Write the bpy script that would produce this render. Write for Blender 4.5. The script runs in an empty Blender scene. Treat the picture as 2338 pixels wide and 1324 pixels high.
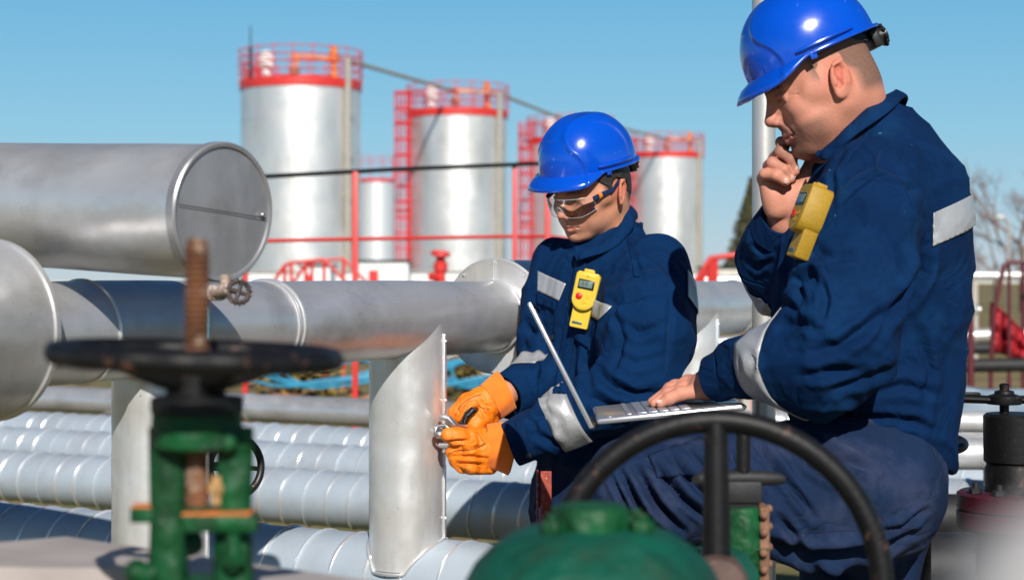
import bpy, bmesh, math, random
import numpy as np
from mathutils import Vector, Matrix, noise
from mathutils.bvhtree import BVHTree
R = math.radians
random.seed(4)
SC = bpy.context.scene
COL = SC.collection
# ---------------- camera, sky, sun, exposure ----------------
FPX, CX, HY, CZ = 3897.0, 1169.0, 640.0, 1.4      # focal length in photo pixels, centre column, horizon row, eye height
cd = bpy.data.cameras.new('camera'); cam = bpy.data.objects.new('camera', cd); COL.objects.link(cam)
cd.sensor_width = 36; cd.lens = 36 * FPX / 2338; cd.shift_y = -22 / 2338
cam.location = (0, 0, CZ); cam.rotation_euler = (R(90), 0, 0)
cd.clip_start = .05; cd.clip_end = 3000
cd.dof.use_dof = True; cd.dof.focus_distance = 3.25; cd.dof.aperture_fstop = 4.8; cd.dof.aperture_blades = 9
SC.camera = cam
SUN_EL, SUN_AZ = 33, 173       # elevation, azimuth clockwise from +Y
w = bpy.data.worlds.new('World'); SC.world = w; w.use_nodes = True
nt = w.node_tree; bg = nt.nodes['Background']
sky = nt.nodes.new('ShaderNodeTexSky'); sky.sky_type = 'NISHITA'; sky.sun_disc = False
sky.sun_elevation = R(SUN_EL); sky.sun_rotation = R(SUN_AZ); sky.altitude = 0
sky.air_density = 1.0; sky.dust_density = 0; sky.ozone_density = 3
tcw = nt.nodes.new('ShaderNodeTexCoord'); sep = nt.nodes.new('ShaderNodeSeparateXYZ'); nt.links.new(tcw.outputs['Generated'], sep.inputs[0])
ramp = nt.nodes.new('ShaderNodeValToRGB'); nt.links.new(sep.outputs[2], ramp.inputs[0]); cr = ramp.color_ramp
stops = [(0.0, (.36, .485, .61)), (.03, (.31, .485, .63)), (.085, (.205, .48, .66)), (.165, (.115, .40, .64)), (.22, (.045, .19, .38)), (.34, (.010, .055, .15)), (1.0, (.003, .016, .055))]
while len(cr.elements) < len(stops): cr.elements.new(.5)
for e, (q, c_) in zip(cr.elements, stops): e.position = q; e.color = (*c_, 1)
vm = nt.nodes.new('ShaderNodeVectorMath'); vm.operation = 'SCALE'; vm.inputs['Scale'].default_value = 1 / .11; nt.links.new(ramp.outputs[0], vm.inputs[0])
gt = nt.nodes.new('ShaderNodeMath'); gt.operation = 'GREATER_THAN'; gt.inputs[1].default_value = -.001; nt.links.new(sep.outputs[2], gt.inputs[0])
mfac = nt.nodes.new('ShaderNodeMath'); mfac.operation = 'MULTIPLY'; mfac.inputs[1].default_value = .85; nt.links.new(gt.outputs[0], mfac.inputs[0])
mx = nt.nodes.new('ShaderNodeMix'); mx.data_type = 'RGBA'; nt.links.new(mfac.outputs[0], mx.inputs[0]); nt.links.new(sky.outputs[0], mx.inputs[6]); nt.links.new(vm.outputs[0], mx.inputs[7])
nt.links.new(mx.outputs[2], bg.inputs[0])
bg.inputs[1].default_value = .11
sd = bpy.data.lights.new('sun', 'SUN'); sd.energy = 5.0; sd.angle = R(.5); sd.color = (1, .95, .88)
sun = bpy.data.objects.new('sun', sd); COL.objects.link(sun)
to_sun = Vector((math.sin(R(SUN_AZ)) * math.cos(R(SUN_EL)), math.cos(R(SUN_AZ)) * math.cos(R(SUN_EL)), math.sin(R(SUN_EL))))
sun.rotation_euler = to_sun.to_track_quat('Z', 'Y').to_euler(); sun.location = (3, -8, 8)
vs = SC.view_settings; vs.view_transform = 'Standard'; vs.look = 'None'; vs.exposure = .10; vs.gamma = 1
SC.cycles.max_bounces = 8; SC.cycles.use_denoising = True

# ---------------- helpers ----------------
def P(px, py, d):
    return Vector(((px - CX) / FPX * d, d, CZ + (HY - py) / FPX * d))
def px2m(n, d): return n * d / FPX
MATS = {}
def mat(name, col, rough=.5, metal=0.0, var=0.0, vscale=6.0, col2=None, c2scale=5.0, c2lo=.55, c2hi=.65, bump=0.0, bscale=40.0,
        coat=0.0, dents=0.0, dscale=6.0, spec=.5, trans=0.0, sheen=0.0, crease=0.0, cscale=9.0, stain=None, attr=None, rvar=0.0, sss=0.0, emis=None, weave=0.0, alpha=1.0, specks=None):
    if name in MATS: return MATS[name]
    m = bpy.data.materials.new(name); MATS[name] = m; m.use_nodes = True
    n = m.node_tree; b = n.nodes['Principled BSDF']; L = n.links.new
    tc = n.nodes.new('ShaderNodeTexCoord')
    def nz(scale, detail=5, rgh=.55, dist=0.0):
        x = n.nodes.new('ShaderNodeTexNoise'); x.inputs['Scale'].default_value = scale; x.inputs['Detail'].default_value = detail
        x.inputs['Roughness'].default_value = rgh; x.inputs['Distortion'].default_value = dist
        L(tc.outputs['Object'], x.inputs['Vector']); return x.outputs[0]
    def mr(src, a, b_, c, d):
        x = n.nodes.new('ShaderNodeMapRange'); x.inputs[1].default_value = a; x.inputs[2].default_value = b_
        x.inputs[3].default_value = c; x.inputs[4].default_value = d; L(src, x.inputs[0]); return x.outputs[0]
    def mix(a, b_, fac, mode='MIX'):
        x = n.nodes.new('ShaderNodeMix'); x.data_type = 'RGBA'; x.blend_type = mode
        for s, i in ((a, 6), (b_, 7)):
            if isinstance(s, tuple): x.inputs[i].default_value = (*s, 1)
            else: L(s, x.inputs[i])
        if isinstance(fac, float): x.inputs[0].default_value = fac
        else: L(fac, x.inputs[0])
        return x.outputs[2]
    c = tuple(col)
    if attr:
        a = n.nodes.new('ShaderNodeAttribute'); a.attribute_name = attr; c = a.outputs['Color']
    if var:
        v = mr(nz(vscale), .3, .7, 1 - var, 1 + var)
        cmb = n.nodes.new('ShaderNodeCombineColor')
        for i in range(3): L(v, cmb.inputs[i])
        c = mix(c, cmb.outputs[0], 1.0, 'MULTIPLY')
    if col2:
        c = mix(c, tuple(col2), mr(nz(c2scale, 8, .65), c2lo, c2hi, 0, 1))
    if stain:
        sv = n.nodes.new('ShaderNodeMapping'); sv.inputs['Scale'].default_value = stain[2]; L(tc.outputs['Object'], sv.inputs[0])
        sn = n.nodes.new('ShaderNodeTexNoise'); sn.inputs['Scale'].default_value = 1; sn.inputs['Detail'].default_value = 7; sn.inputs['Roughness'].default_value = .62; L(sv.outputs[0], sn.inputs['Vector'])
        c = mix(c, tuple(stain[0]), mr(sn.outputs[0], .48, .72, 0, stain[1]))
    if specks:
        c = mix(c, tuple(specks[0]), mr(nz(specks[1], 3, .5), specks[2], specks[2] + .02, 0, 1))
    if isinstance(c, tuple): b.inputs['Base Color'].default_value = (*c, 1)
    else: L(c, b.inputs['Base Color'])
    b.inputs['Metallic'].default_value = metal; b.inputs['Roughness'].default_value = rough
    b.inputs['Specular IOR Level'].default_value = spec
    if rvar: L(mr(nz(vscale * 1.7, 6, .6), .3, .7, rough - rvar, rough + rvar), b.inputs['Roughness'])
    b.inputs['Coat Weight'].default_value = coat; b.inputs['Coat Roughness'].default_value = .08
    b.inputs['Transmission Weight'].default_value = trans
    b.inputs['Sheen Weight'].default_value = sheen
    b.inputs['Alpha'].default_value = alpha
    if sss:
        b.inputs['Subsurface Weight'].default_value = sss; b.inputs['Subsurface Radius'].default_value = (1, .35, .2); b.inputs['Subsurface Scale'].default_value = .006
    if emis: b.inputs['Emission Color'].default_value = (*emis[0], 1); b.inputs['Emission Strength'].default_value = emis[1]
    last = None
    def bmp(h, strength, dist):
        nonlocal last
        x = n.nodes.new('ShaderNodeBump'); x.inputs['Strength'].default_value = strength; x.inputs['Distance'].default_value = dist
        L(h, x.inputs['Height'])
        if last is not None: L(last, x.inputs['Normal'])
        last = x.outputs[0]
    if crease:
        x = n.nodes.new('ShaderNodeMath'); x.operation = 'ABSOLUTE'; y_ = n.nodes.new('ShaderNodeMath'); y_.operation = 'SUBTRACT'; y_.inputs[1].default_value = .5
        L(nz(cscale, 3, .45, 1.6), y_.inputs[0]); L(y_.outputs[0], x.inputs[0]); bmp(mr(x.outputs[0], 0, .07, 0, 1), crease, .0035)
    if dents: bmp(nz(dscale, 2, .4), dents, .02)
    if bump: bmp(nz(bscale, 6, .6), bump, .002)
    if weave:
        wv = n.nodes.new('ShaderNodeTexWave'); wv.inputs['Scale'].default_value = 700; wv.bands_direction = 'DIAGONAL'
        L(tc.outputs['Object'], wv.inputs['Vector']); bmp(wv.outputs[1], weave, .0004)
    if last is not None: L(last, b.inputs['Normal'])
    return m

class MB:
    def __init__(s): s.v = []; s.f = []
    def add(s, vs_, fs):
        o = len(s.v); s.v += [tuple(v) for v in vs_]; s.f += [tuple(o + i for i in f) for f in fs]; return s
    def box(s, c, size, M=None, bev=0.0):
        x, y, z = [k / 2 for k in size]; c = Vector(c)
        if bev <= 0:
            vs_ = [Vector((a * x, b * y, d * z)) for a in (-1, 1) for b in (-1, 1) for d in (-1, 1)]
            fs = [(0, 1, 3, 2), (4, 6, 7, 5), (0, 4, 5, 1), (2, 3, 7, 6), (0, 2, 6, 4), (1, 5, 7, 3)]
        else:
            bm = bmesh.new(); bmesh.ops.create_cube(bm, size=1)
            for v in bm.verts: v.co = Vector((v.co.x * 2 * x, v.co.y * 2 * y, v.co.z * 2 * z))
            bmesh.ops.bevel(bm, geom=bm.edges[:], offset=bev, segments=2, profile=.5, affect='EDGES')
            bm.verts.index_update(); vs_ = [v.co.copy() for v in bm.verts]; fs = [tuple(v.index for v in f.verts) for f in bm.faces]; bm.free()
        if M is not None: vs_ = [M @ v for v in vs_]
        return s.add([v + c for v in vs_], fs)
    def sweep(s, pts, rads, n=16, caps=True, closed=False, up=None, ell=None):
        pts = [Vector(p) for p in pts]; N = len(pts)
        if not hasattr(rads, '__len__'): rads = [rads] * N
        T = []
        for i in range(N):
            a = pts[(i - 1) % N] if (closed or i > 0) else pts[i]; b = pts[(i + 1) % N] if (closed or i < N - 1) else pts[i]
            t = (b - a); T.append(t.normalized() if t.length > 1e-9 else (T[-1] if T else Vector((0, 0, 1))))
        u = Vector(up) if up is not None else (Vector((0, 0, 1)) if abs(T[0].z) < .9 else Vector((1, 0, 0)))
        vs_ = []
        for i in range(N):
            u = (u - T[i] * u.dot(T[i])).normalized(); w_ = T[i].cross(u)
            e = ell[i] if ell else (1, 1)
            for k in range(n):
                a = 2 * math.pi * k / n; vs_.append(pts[i] + (u * math.cos(a) * e[0] + w_ * math.sin(a) * e[1]) * rads[i])
        fs = []
        for i in range(N if closed else N - 1):
            j = (i + 1) % N
            for k in range(n):
                q = (k + 1) % n; fs.append((i * n + k, i * n + q, j * n + q, j * n + k))
        if caps and not closed:
            fs.append(tuple(reversed(range(n)))); fs.append(tuple((N - 1) * n + k for k in range(n)))
        return s.add(vs_, fs)
    def cyl(s, a, b, r, r2=None, n=24, caps=True): return s.sweep([a, b], [r, r if r2 is None else r2], n, caps)
    def lathe(s, base, axis, prof, n=32):
        base = Vector(base); ax = Vector(axis).normalized(); u = ax.orthogonal().normalized(); w_ = ax.cross(u)
        vs_ = []; N = len(prof)
        for r, h in prof:
            for k in range(n):
                a = 2 * math.pi * k / n; vs_.append(base + ax * h + (u * math.cos(a) + w_ * math.sin(a)) * r)
        fs = [(i * n + k, i * n + (k + 1) % n, (i + 1) * n + (k + 1) % n, (i + 1) * n + k) for i in range(N - 1) for k in range(n)]
        if prof[0][0] > 1e-6: fs.append(tuple(reversed(range(n))))
        if prof[-1][0] > 1e-6: fs.append(tuple((N - 1) * n + k for k in range(n)))
        return s.add(vs_, fs)
    def ring(s, c, axis, Rr, r, n=48, m=12, wob=0.0, a0=0, a1=360):
        ax = Vector(axis).normalized(); u = ax.orthogonal().normalized(); w_ = ax.cross(u)
        full = abs(a1 - a0) >= 360
        K = n if full else n + 1; pts = []
        for k in range(K):
            a = R(a0) + R(a1 - a0) * k / n; rr = Rr + wob * math.sin(a * 16); pts.append(Vector(c) + (u * math.cos(a) + w_ * math.sin(a)) * rr)
        return s.sweep(pts, r, m, closed=full, up=ax)
    def sphere(s, c, r, n=16, M=None):
        bm = bmesh.new(); bmesh.ops.create_uvsphere(bm, u_segments=n, v_segments=n // 2, radius=1)
        rr = Vector(r) if hasattr(r, '__len__') else Vector((r, r, r))
        bm.verts.index_update(); vs_ = [Vector((v.co.x * rr.x, v.co.y * rr.y, v.co.z * rr.z)) for v in bm.verts]
        if M is not None: vs_ = [M @ v for v in vs_]
        fs = [tuple(v.index for v in f.verts) for f in bm.faces]; bm.free()
        return s.add([v + Vector(c) for v in vs_], fs)
    def hexa(s, c, axis, r, h):
        return s.lathe(c, axis, [(r * .9, 0), (r, h * .1), (r, h * .9), (r * .9, h)], 6)
    def build(s, name, m, parent=None, ang=38, **kw):
        me = bpy.data.meshes.new(name); me.from_pydata(s.v, [], s.f); me.update()
        bm = bmesh.new(); bm.from_mesh(me); bmesh.ops.recalc_face_normals(bm, faces=bm.faces[:]); bm.to_mesh(me); bm.free()
        me.materials.append(m); me.shade_smooth()
        if ang: me.set_sharp_from_angle(angle=R(ang))
        o = bpy.data.objects.new(name, me); COL.objects.link(o)
        if parent is not None: attach(o, parent)
        if kw: tag(o, **kw)
        return o
def attach(o, parent):
    o.parent = parent
    bpy.context.view_layer.update()
    o.matrix_parent_inverse = parent.matrix_world.inverted()
def tag(o, label=None, cat=None, group=None, kind=None):
    if label: o['label'] = label
    if cat: o['category'] = cat
    if group: o['group'] = group
    if kind: o['kind'] = kind
    return o
def empty(name, loc, label, cat, group=None):
    o = bpy.data.objects.new(name, None); COL.objects.link(o); o.location = loc; o.empty_display_size = .05
    bpy.context.view_layer.update()
    return tag(o, label, cat, group)
def lerp(a, b, t): return a + (b - a) * t

# ---------------- materials ----------------
alu = mat('aluminium_cladding', (.62, .62, .63), .38, .62, var=.07, vscale=5, rvar=.09, dents=.5, dscale=6, bump=.12, bscale=90, stain=((.30, .27, .24), .55, (5, 5, 9)), specks=((.12, .11, .1), 160, .73))
alu_matt = mat('aluminium_matt', (.78, .78, .78), .38, .58, var=.06, vscale=7, rvar=.07, dents=.55, dscale=8, bump=.10, bscale=120, stain=((.42, .40, .38), .5, (14, 14, 3)), specks=((.15, .13, .12), 220, .72))
alu_spiral = mat('aluminium_spiral', (.46, .53, .60), .56, .35, var=.06, vscale=4, rvar=.08, dents=.08, dscale=8, bump=.08, bscale=80, stain=((.30, .31, .33), .5, (5, 5, 5)), specks=((.2, .2, .2), 150, .72))
alu_trim = mat('aluminium_trim', (.86, .86, .87), .28, .7, var=.08, vscale=20)
galv = mat('tank_cladding', (.84, .84, .83), .42, .72, var=.05, vscale=.5, rvar=.08, dents=.12, dscale=1.2, stain=((.48, .45, .40), .6, (.6, .6, .16)))
red = mat('red_paint', (.62, .035, .03), .45, 0, var=.15, vscale=3)
redrail = mat('red_rail_paint', (.65, .03, .035), .45, 0, var=.12, vscale=3)
orange = mat('orange_paint', (.80, .24, .05), .5, 0, var=.15, vscale=3)
black = mat('black_paint', (.006, .006, .007), .50, 0, spec=.3, var=.3, vscale=30, col2=(.09, .045, .03), c2scale=40, c2lo=.60, c2hi=.68, bump=.3, bscale=120)
blackbar = mat('black_steel', (.014, .016, .016), .35, .2, var=.2, vscale=20)
rust = mat('rusty_steel', (.17, .070, .032), .75, .3, var=.35, vscale=25, col2=(.35, .25, .18), c2scale=60, bump=.6, bscale=150)
rustred = mat('red_rusty_steel', (.32, .045, .025), .7, 0, var=.4, vscale=60, col2=(.42, .36, .33), c2scale=120, c2lo=.6, c2hi=.66, bump=.5, bscale=200)
green = mat('green_paint', (.003, .070, .020), .55, 0, spec=.3, var=.45, vscale=24, dents=.5, dscale=40, stain=((.012, .02, .012), .8, (30, 30, 12)), col2=(.30, .15, .06), c2scale=26, c2lo=.66, c2hi=.70, bump=.6, bscale=70)
greenteal = mat('teal_green_paint', (.003, .080, .050), .55, 0, spec=.3, var=.3, vscale=16, dents=.4, dscale=30, stain=((.02, .035, .02), .6, (20, 20, 12)), col2=(.28, .13, .05), c2scale=20, c2lo=.70, c2hi=.74, bump=.5, bscale=60)
rustor = mat('orange_rust', (.62, .17, .04), .8, 0, var=.3, vscale=50, bump=.4, bscale=150)
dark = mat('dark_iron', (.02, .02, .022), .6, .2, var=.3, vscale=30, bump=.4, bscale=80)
darkred = mat('dark_red_paint', (.055, .006, .014), .5, 0, var=.3, vscale=25, col2=(.35, .35, .36), c2scale=30, c2lo=.66, c2hi=.7)
white = mat('white_paint', (.75, .75, .74), .5, 0, var=.05)
beige = mat('beige_pipe', (.40, .37, .32), .5, .2, var=.1)
polem = mat('silver_paint', (.58, .57, .55), .42, .55, var=.05, vscale=12, bump=.15, bscale=110, specks=((.2, .17, .14), 120, .74))
steel = mat('bright_steel', (.60, .60, .61), .3, .9, var=.15, vscale=60, bump=.2, bscale=150)
wire_blue = mat('blue_hose', (.04, .28, .45), .5)
brick = mat('brick_rubble', (.42, .20, .12), .85, 0, var=.3, vscale=15, bump=.5)
concrete = mat('concrete', (.42, .38, .35), .85, 0, var=.15, vscale=6, bump=.4)

# ---------------- ground and far field ----------------
gm = mat('dry_grass', (.14, .13, .035), .95, 0, var=.35, vscale=1.2, col2=(.26, .17, .085), c2scale=.8, c2lo=.45, c2hi=.6, bump=.8, bscale=25)
b = MB(); n = 60; Rg = 900
vv = []; ff = []
rad = [0] + [1.5 * (Rg / 1.5) ** (i / 21) for i in range(22)]
vv.append((0, 0, 0))
for i, r in enumerate(rad[1:]):
    for k in range(n):
        a = 2 * math.pi * k / n; x, y = r * math.cos(a), r * math.sin(a)
        vv.append((x, y, .02 * math.sin(x * 1.3) * math.cos(y * .9) if r < 60 else 0))
for k in range(n): ff.append((0, 1 + k, 1 + (k + 1) % n))
for i in range(len(rad) - 2):
    for k in range(n): ff.append((1 + i * n + k, 1 + i * n + (k + 1) % n, 1 + (i + 1) * n + (k + 1) % n, 1 + (i + 1) * n + k))
b.add(vv, ff).build('ground', gm, kind='structure', label='flat dry grass ground under the pipework')
# ---------------- big aluminium clad pipes ----------------
MA = Vector((-.70, 2.68, 1.318)); MD = Vector((.4687, .8833, 0)).normalized()
def Mp(s): return MA + MD * s
r0 = .081
root = empty('main_pipe', Mp(1.0), 'long horizontal silver clad pipe running behind the valve handwheel to the younger worker', 'pipe')
b = MB()
pts = [(-.16 + i * .12) for i in range(42)]
b.sweep([Mp(s) + Vector((0, 0, .0012 * math.sin(s * 9))) for s in pts], [r0 * (1 + .006 * math.sin(s * 13)) for s in pts], 64)
b.build('pipe_shell', alu, root)
for s in (.033, .517, .535, 1.39, 2.05, 2.95, 4.1):
    MB().ring(Mp(s), MD, r0 + .001, .0032, 64, 8).build('joint_band', alu_trim, root)
b = MB()
b.lathe(Mp(-.154) + Vector((0, 0, .008)), -MD, [(.0, .0), (.085, 0), (.126, .003), (.133, .0), (.136, .004), (.1355, .012), (.132, .014), (.132, .9), (.135, 1.0), (.132, 1.01), (.132, 1.6)], 72)
b.build('wide_sleeve', alu, root)
b = MB()
b.lathe(Mp(1.405), MD, [(.0, .0), (.122, .002), (.130, -.002), (.1335, .002), (.1325, .010), (.130, .012), (.130, .55), (.0, .56)], 72)
b.build('wide_sleeve', alu_matt, root)
for a in range(0, 360, 40):
    q = MD.cross(Vector((0, 0, 1))).normalized(); c = Mp(1.403) + (q * math.cos(R(a + 10)) + Vector((0, 0, 1)) * math.sin(R(a + 10))) * .123
    MB().sphere(c, .0025, 8).build('rivet', alu_trim, root)
MB().box(Mp(1.4025) + Vector((0, 0, .105)), (.0015, .003, .045)).build('plate_seam', alu_trim, root)

UD = Vector((-.821, .571, .05)).normalized(); UC = Vector((-.4124, 2.45, 1.4975)); UR = .0975
root = empty('capped_pipe', UC, 'thick silver clad pipe at upper left with a flat round end cap', 'pipe')
b = MB(); b.sweep([UC + UD * (.004 + .15 * i) for i in range(30)], [UR * (1 + .004 * math.sin(i * 2.1)) for i in range(30)], 72); b.build('pipe_shell', alu, root)
b = MB(); b.lathe(UC + UD * .006, -UD, [(UR + .001, -.012), (UR + .0035, -.009), (UR + .0035, .004), (UR + .001, .007), (UR - .0035, .006), (UR - .005, .0025), (0, .0035)], 72)
capm = mat('cap_sheet', (.36, .36, .38), .40, .5, var=.1, vscale=9, dents=.4, dscale=9, bump=.1, bscale=60, stain=((.24, .23, .23), .7, (14, 14, 8)), specks=((.08, .06, .05), 130, .745))
b.build('end_cap', alu_matt if False else capm, root)
sx = Vector((UD.y, -UD.x, 0)).normalized()
if sx.x < 0: sx = -sx
b = MB(); cc = UC - UD * .0005
b.sweep([cc - sx * .09 + Vector((0, 0, .008)), cc + sx * .088 + Vector((0, 0, -.006))], .0006, 6); b.build('cap_seam', dark, root)
MB().sphere(cc + sx * .078 + Vector((0, 0, -.001)), .0042, 10).build('screw', steel, root)

def vert_pipe(s, z1, name, label, r=.0805, cuff=True):
    c = Mp(s); root = empty(name, (c.x, c.y, z1), label, 'pipe')
    b = MB(); n = 20
    b.sweep([Vector((c.x, c.y, lerp(MA.z, z1, i / n))) for i in range(n + 1)], [r * (1 + .004 * math.sin(i * 1.7 + s)) for i in range(n + 1)], 64, up=(1, 0, 0))
    b.build('pipe_shell', alu_matt, root)
    v = -Vector((c.x, c.y, 0)).normalized(); q = Vector((0, 0, 1)).cross(v)    # q points right in the photo
    if q.x < 0: q = -q
    a = R(72); dr = v * math.cos(a) + q * math.sin(a)
    b = MB()
    for rr, w_ in ((r + .0015, .004),):
        p = Vector((c.x, c.y, 0)) + dr * rr; t = Vector((0, 0, 1)).cross(dr)
        M_ = Matrix((dr, t, Vector((0, 0, 1)))).transposed()
        for (za, zb) in ((MA.z - .03, 1.04), (1.015, z1 + .06)):
            b.box((p.x, p.y, (za + zb) / 2), (.004, .012, za - zb), M_, .0012)
        for z in (MA.z - .045, 1.15, .905, .81):
            b.sphere((p.x + dr.x * .003 - t.x * .002, p.y + dr.y * .003 - t.y * .002, z), .0032, 8)
    b.build('seam_strip', alu_trim, root)
    return root, c
v1, V1C = vert_pipe(1.0247, .80, 'riser_pipe', 'bright silver vertical pipe the gloved hands are working on')
# saddle skirt where the riser meets the spiral pipe
b = MB(); pts = []
E_P = Vector((V1C.x, 3.60, .77)); SDIR = Vector((.88, -.47, 0)).normalized(); E_r = .09
for k in range(72):
    a = 2 * math.pi * k / 72; rr = .0835
    x = V1C.x + rr * math.cos(a); y = V1C.y + rr * math.sin(a)
    q = Vector((x - E_P.x, y - E_P.y, 0)); u = q.dot(SDIR); perp = (q - SDIR * u).length
    z = .77 + math.sqrt(max(1e-5, E_r * E_r * 1.02 - min(perp, E_r * .97) ** 2)); pts.append((x, y, z))
b.sweep(pts, .0035, 8, closed=True, up=(0, 0, 1)); b.build('saddle_weld', alu_trim, v1)
vert_pipe(.227, .74, 'riser_pipe', 'silver vertical pipe standing behind the green valve yoke')
vert_pipe(2.61, .55, 'riser_pipe', 'far silver vertical pipe seen between the two workers')

# ---------------- spiral seamed pipes on the ground racks ----------------
def spiral_pipe(p, r, label, t0, t1, pitch=.088):
    p = Vector(p); root = empty('spiral_pipe', p + SDIR * t0 * .5, label, 'pipe', None)
    b = MB(); n = 40
    b.sweep([p + SDIR * lerp(t0, t1, i / n) for i in range(n + 1)], r, 48)
    q = SDIR.cross(Vector((0, 0, 1))).normalized(); u = Vector((0, 0, 1))
    K = int((t1 - t0) / pitch * 40); pts = []
    for i in range(K + 1):
        a = 2 * math.pi * i / 40; pts.append(p + SDIR * (t0 + pitch * i / 40) + (q * math.cos(a) + u * math.sin(a)) * (r + .0008))
    b.build('pipe_shell', alu_spiral, root)
    b = MB(); b.sweep(pts, .0026, 6, up=SDIR, ell=[(1.7, .8)] * len(pts)); b.build('spiral_seam', alu_trim, root)
    for t in (t0 + .7, t1 - .25):
        b = MB(); c = p + SDIR * t
        b.box((c.x, c.y, (p.z - r) / 2 - .001), (.06, .06, p.z - r))
        b.box((c.x, c.y, p.z - r - .012), (.16, .12, .02))
        b.build('support_post', concrete, root)
spiral_pipe((V1C.x, 3.60, .77), .09, 'nearest spiral seamed pipe, joined to the bright vertical pipe', -3.4, .66)
spiral_pipe((-.674, 5.6, .69), .09, 'second nearest spiral seamed pipe, lying in the jagged shadow', -5.5, 3.0)
spiral_pipe((-.782, 6.5, .69), .09, 'third spiral seamed pipe counting from the nearest', -6.5, 3.6)
spiral_pipe((-.8785, 7.3, .69), .09, 'farthest spiral seamed pipe beside the smooth narrow pipe', -7.5, 4.2)
p = Vector((-.975, 8.1, .785)); root = empty('smooth_pipe', p, 'narrow smooth silver pipe behind the spiral seamed pipes', 'pipe')
MB().sweep([p + SDIR * lerp(-8, 5, i / 30) for i in range(31)], .066, 40).build('pipe_shell', alu, root)
for t in (-5.2, -3.6, -2.03, -.35, 1.3, 2.9): MB().lathe(p + SDIR * t, SDIR, [(.066, 0), (.069, .002), (.069, .03), (.066, .032)], 40).build('joint_band', alu_trim, root)
for t in (-5, -1.2, 3): c = p + SDIR * t; b = MB(); b.box((c.x, c.y, .359), (.08, .08, .716)); b.build('support_post', concrete, root)

# ---------------- white pole ----------------
c = P(1744, 640, 3.85)
root = empty('standing_pole', (c.x, c.y, 0), 'tall pale painted pole standing behind the older worker', 'pole')
b = MB(); b.sweep([(c.x, c.y, z) for z in (0, 1, 2, 3.2)], .0265, 32, up=(1, 0, 0)); b.build('pole_shaft', polem, root)
b = MB(); b.lathe((c.x, c.y, 0), (0, 0, 1), [(.08, 0), (.08, .012), (.03, .014)], 24); b.build('base_plate', dark, root)

# ---------------- near left gate valve with black handwheel ----------------
D = 1.4
def Q(px, py, dd=0.0): return P(px, py, D + dd)
root = empty('gate_valve', Q(448, 1324), 'green gate valve with black handwheel and rusty threaded stem, left foreground', 'valve')
wc = Q(446, 812)
b = MB()
b.ring(wc, (0.035, 0, 1), .1110, .0094, 96, 14, wob=.0014)
for k in range(5):
    a = R(20 + 72 * k); dv = Vector((math.cos(a), math.sin(a), 0))
    b.sweep([wc + dv * .108, wc + dv * .08 + Vector((0, 0, -.004)), wc + dv * .045 + Vector((0, 0, -.016)), wc + dv * .015 + Vector((0, 0, -.022))], [.0065, .006, .007, .009], 10)
b.lathe(wc + Vector((0, 0, -.036)), (0, 0, 1), [(.020, 0), (.024, .003), (.024, .02), (.018, .026)], 24)
b.build('handwheel', black, root)
b = MB(); st = Q(450, 545); sb = Q(450, 1180); L_ = (st - sb).length
prof = [(.0096, 0)]
k = 0; h = 0
while h < L_ - .012:
    if h > L_ * .50: prof += [(.0084, h), (.0108, h + .0020), (.0108, h + .0028)]; h += .0050
    else: prof += [(.0094, h)]; h += .01
prof += [(.0092, L_ - .006), (.0075, L_)]
b.lathe(sb, (0, 0, 1), prof, 20); b.build('threaded_stem', rust, root)
b = MB(); b.lathe(Q(450, 905), (0, 0, 1), [(.022, 0), (.0235, .002), (.0235, .03), (.020, .034)], 24); b.build('stem_nut', black, root)
b = MB(); b.lathe(Q(450, 942), (0, 0, 1), [(.0370, 0), (.0380, .001), (.0380, .012), (.0365, .0135)], 40); b.build('yoke_collar', black, root)
b = MB()
b.lathe(Q(450, 1028), (0, 0, 1), [(.030, 0), (.0365, .004), (.0372, .012), (.0368, .0302)], 40)
for sgn, x0, x1 in ((-1, 382, 384), (1, 536, 532)):
    b.sweep([Q(x0, 975), Q(x0, 1040), Q(x1, 1180), Q(x1, 1324), Q(x1, 1440)], [.0125, .0125, .012, .0135, .016], 16, ell=[(1.25, .95)] * 5)
b.sweep([Q(384, 1290), Q(400, 1250, .01), Q(440, 1235, .03)], [.010, .012, .012], 10)
b.sphere(Q(372, 990), .0095, 12); b.sphere(Q(402, 1015, -.012), .006, 10)
b.lathe(Q(450, 1420), (0, 0, 1), [(.052, 0), (.056, .004), (.056, .022), (.045, .028), (.030, .036)], 40)
b.sphere(Q(520, 1010, -.022), .008, 10)
b.build('yoke', green, root)
b = MB()
b.box(Q(505, 1192, -.018), (.0600, .020, .0135), None, .0015); b.build('gland_flange', green, root)
b = MB(); b.box(Q(328, 1172, .004), (.018, .022, .0125), None, .001); b.build('gland_lug', green, root)
b = MB()
b = MB()
b.box(Q(500, 1170, -.012), (.055, .028, .0022)); b.build('rust_scale', rustor, root)
b = MB(); b.box(Q(328, 1153, .004), (.0165, .021, .0012)); b.build('rust_scale', rustor, root)
b = MB()
b.lathe(Q(450, 1165, .0), (0, 0, 1), [(.013, -.012), (.0155, -.010), (.0155, .002), (.011, .004)], 20)
b.cyl(Q(532, 1300, -.02), Q(532, 1205, -.02), .0055, n=12); b.hexa(Q(532, 1290, -.02), (0, 0, 1), .010, .009)
b.cyl(Q(530, 1155, .012), Q(530, 1095, .012), .0065, n=12)
b.sphere(Q(312, 1304, -.01), .0105, 12); b.cyl(Q(350, 1312, -.01), Q(300, 1302, -.014), .009, n=14)
b.build('bolt_cluster', green, root)
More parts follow.
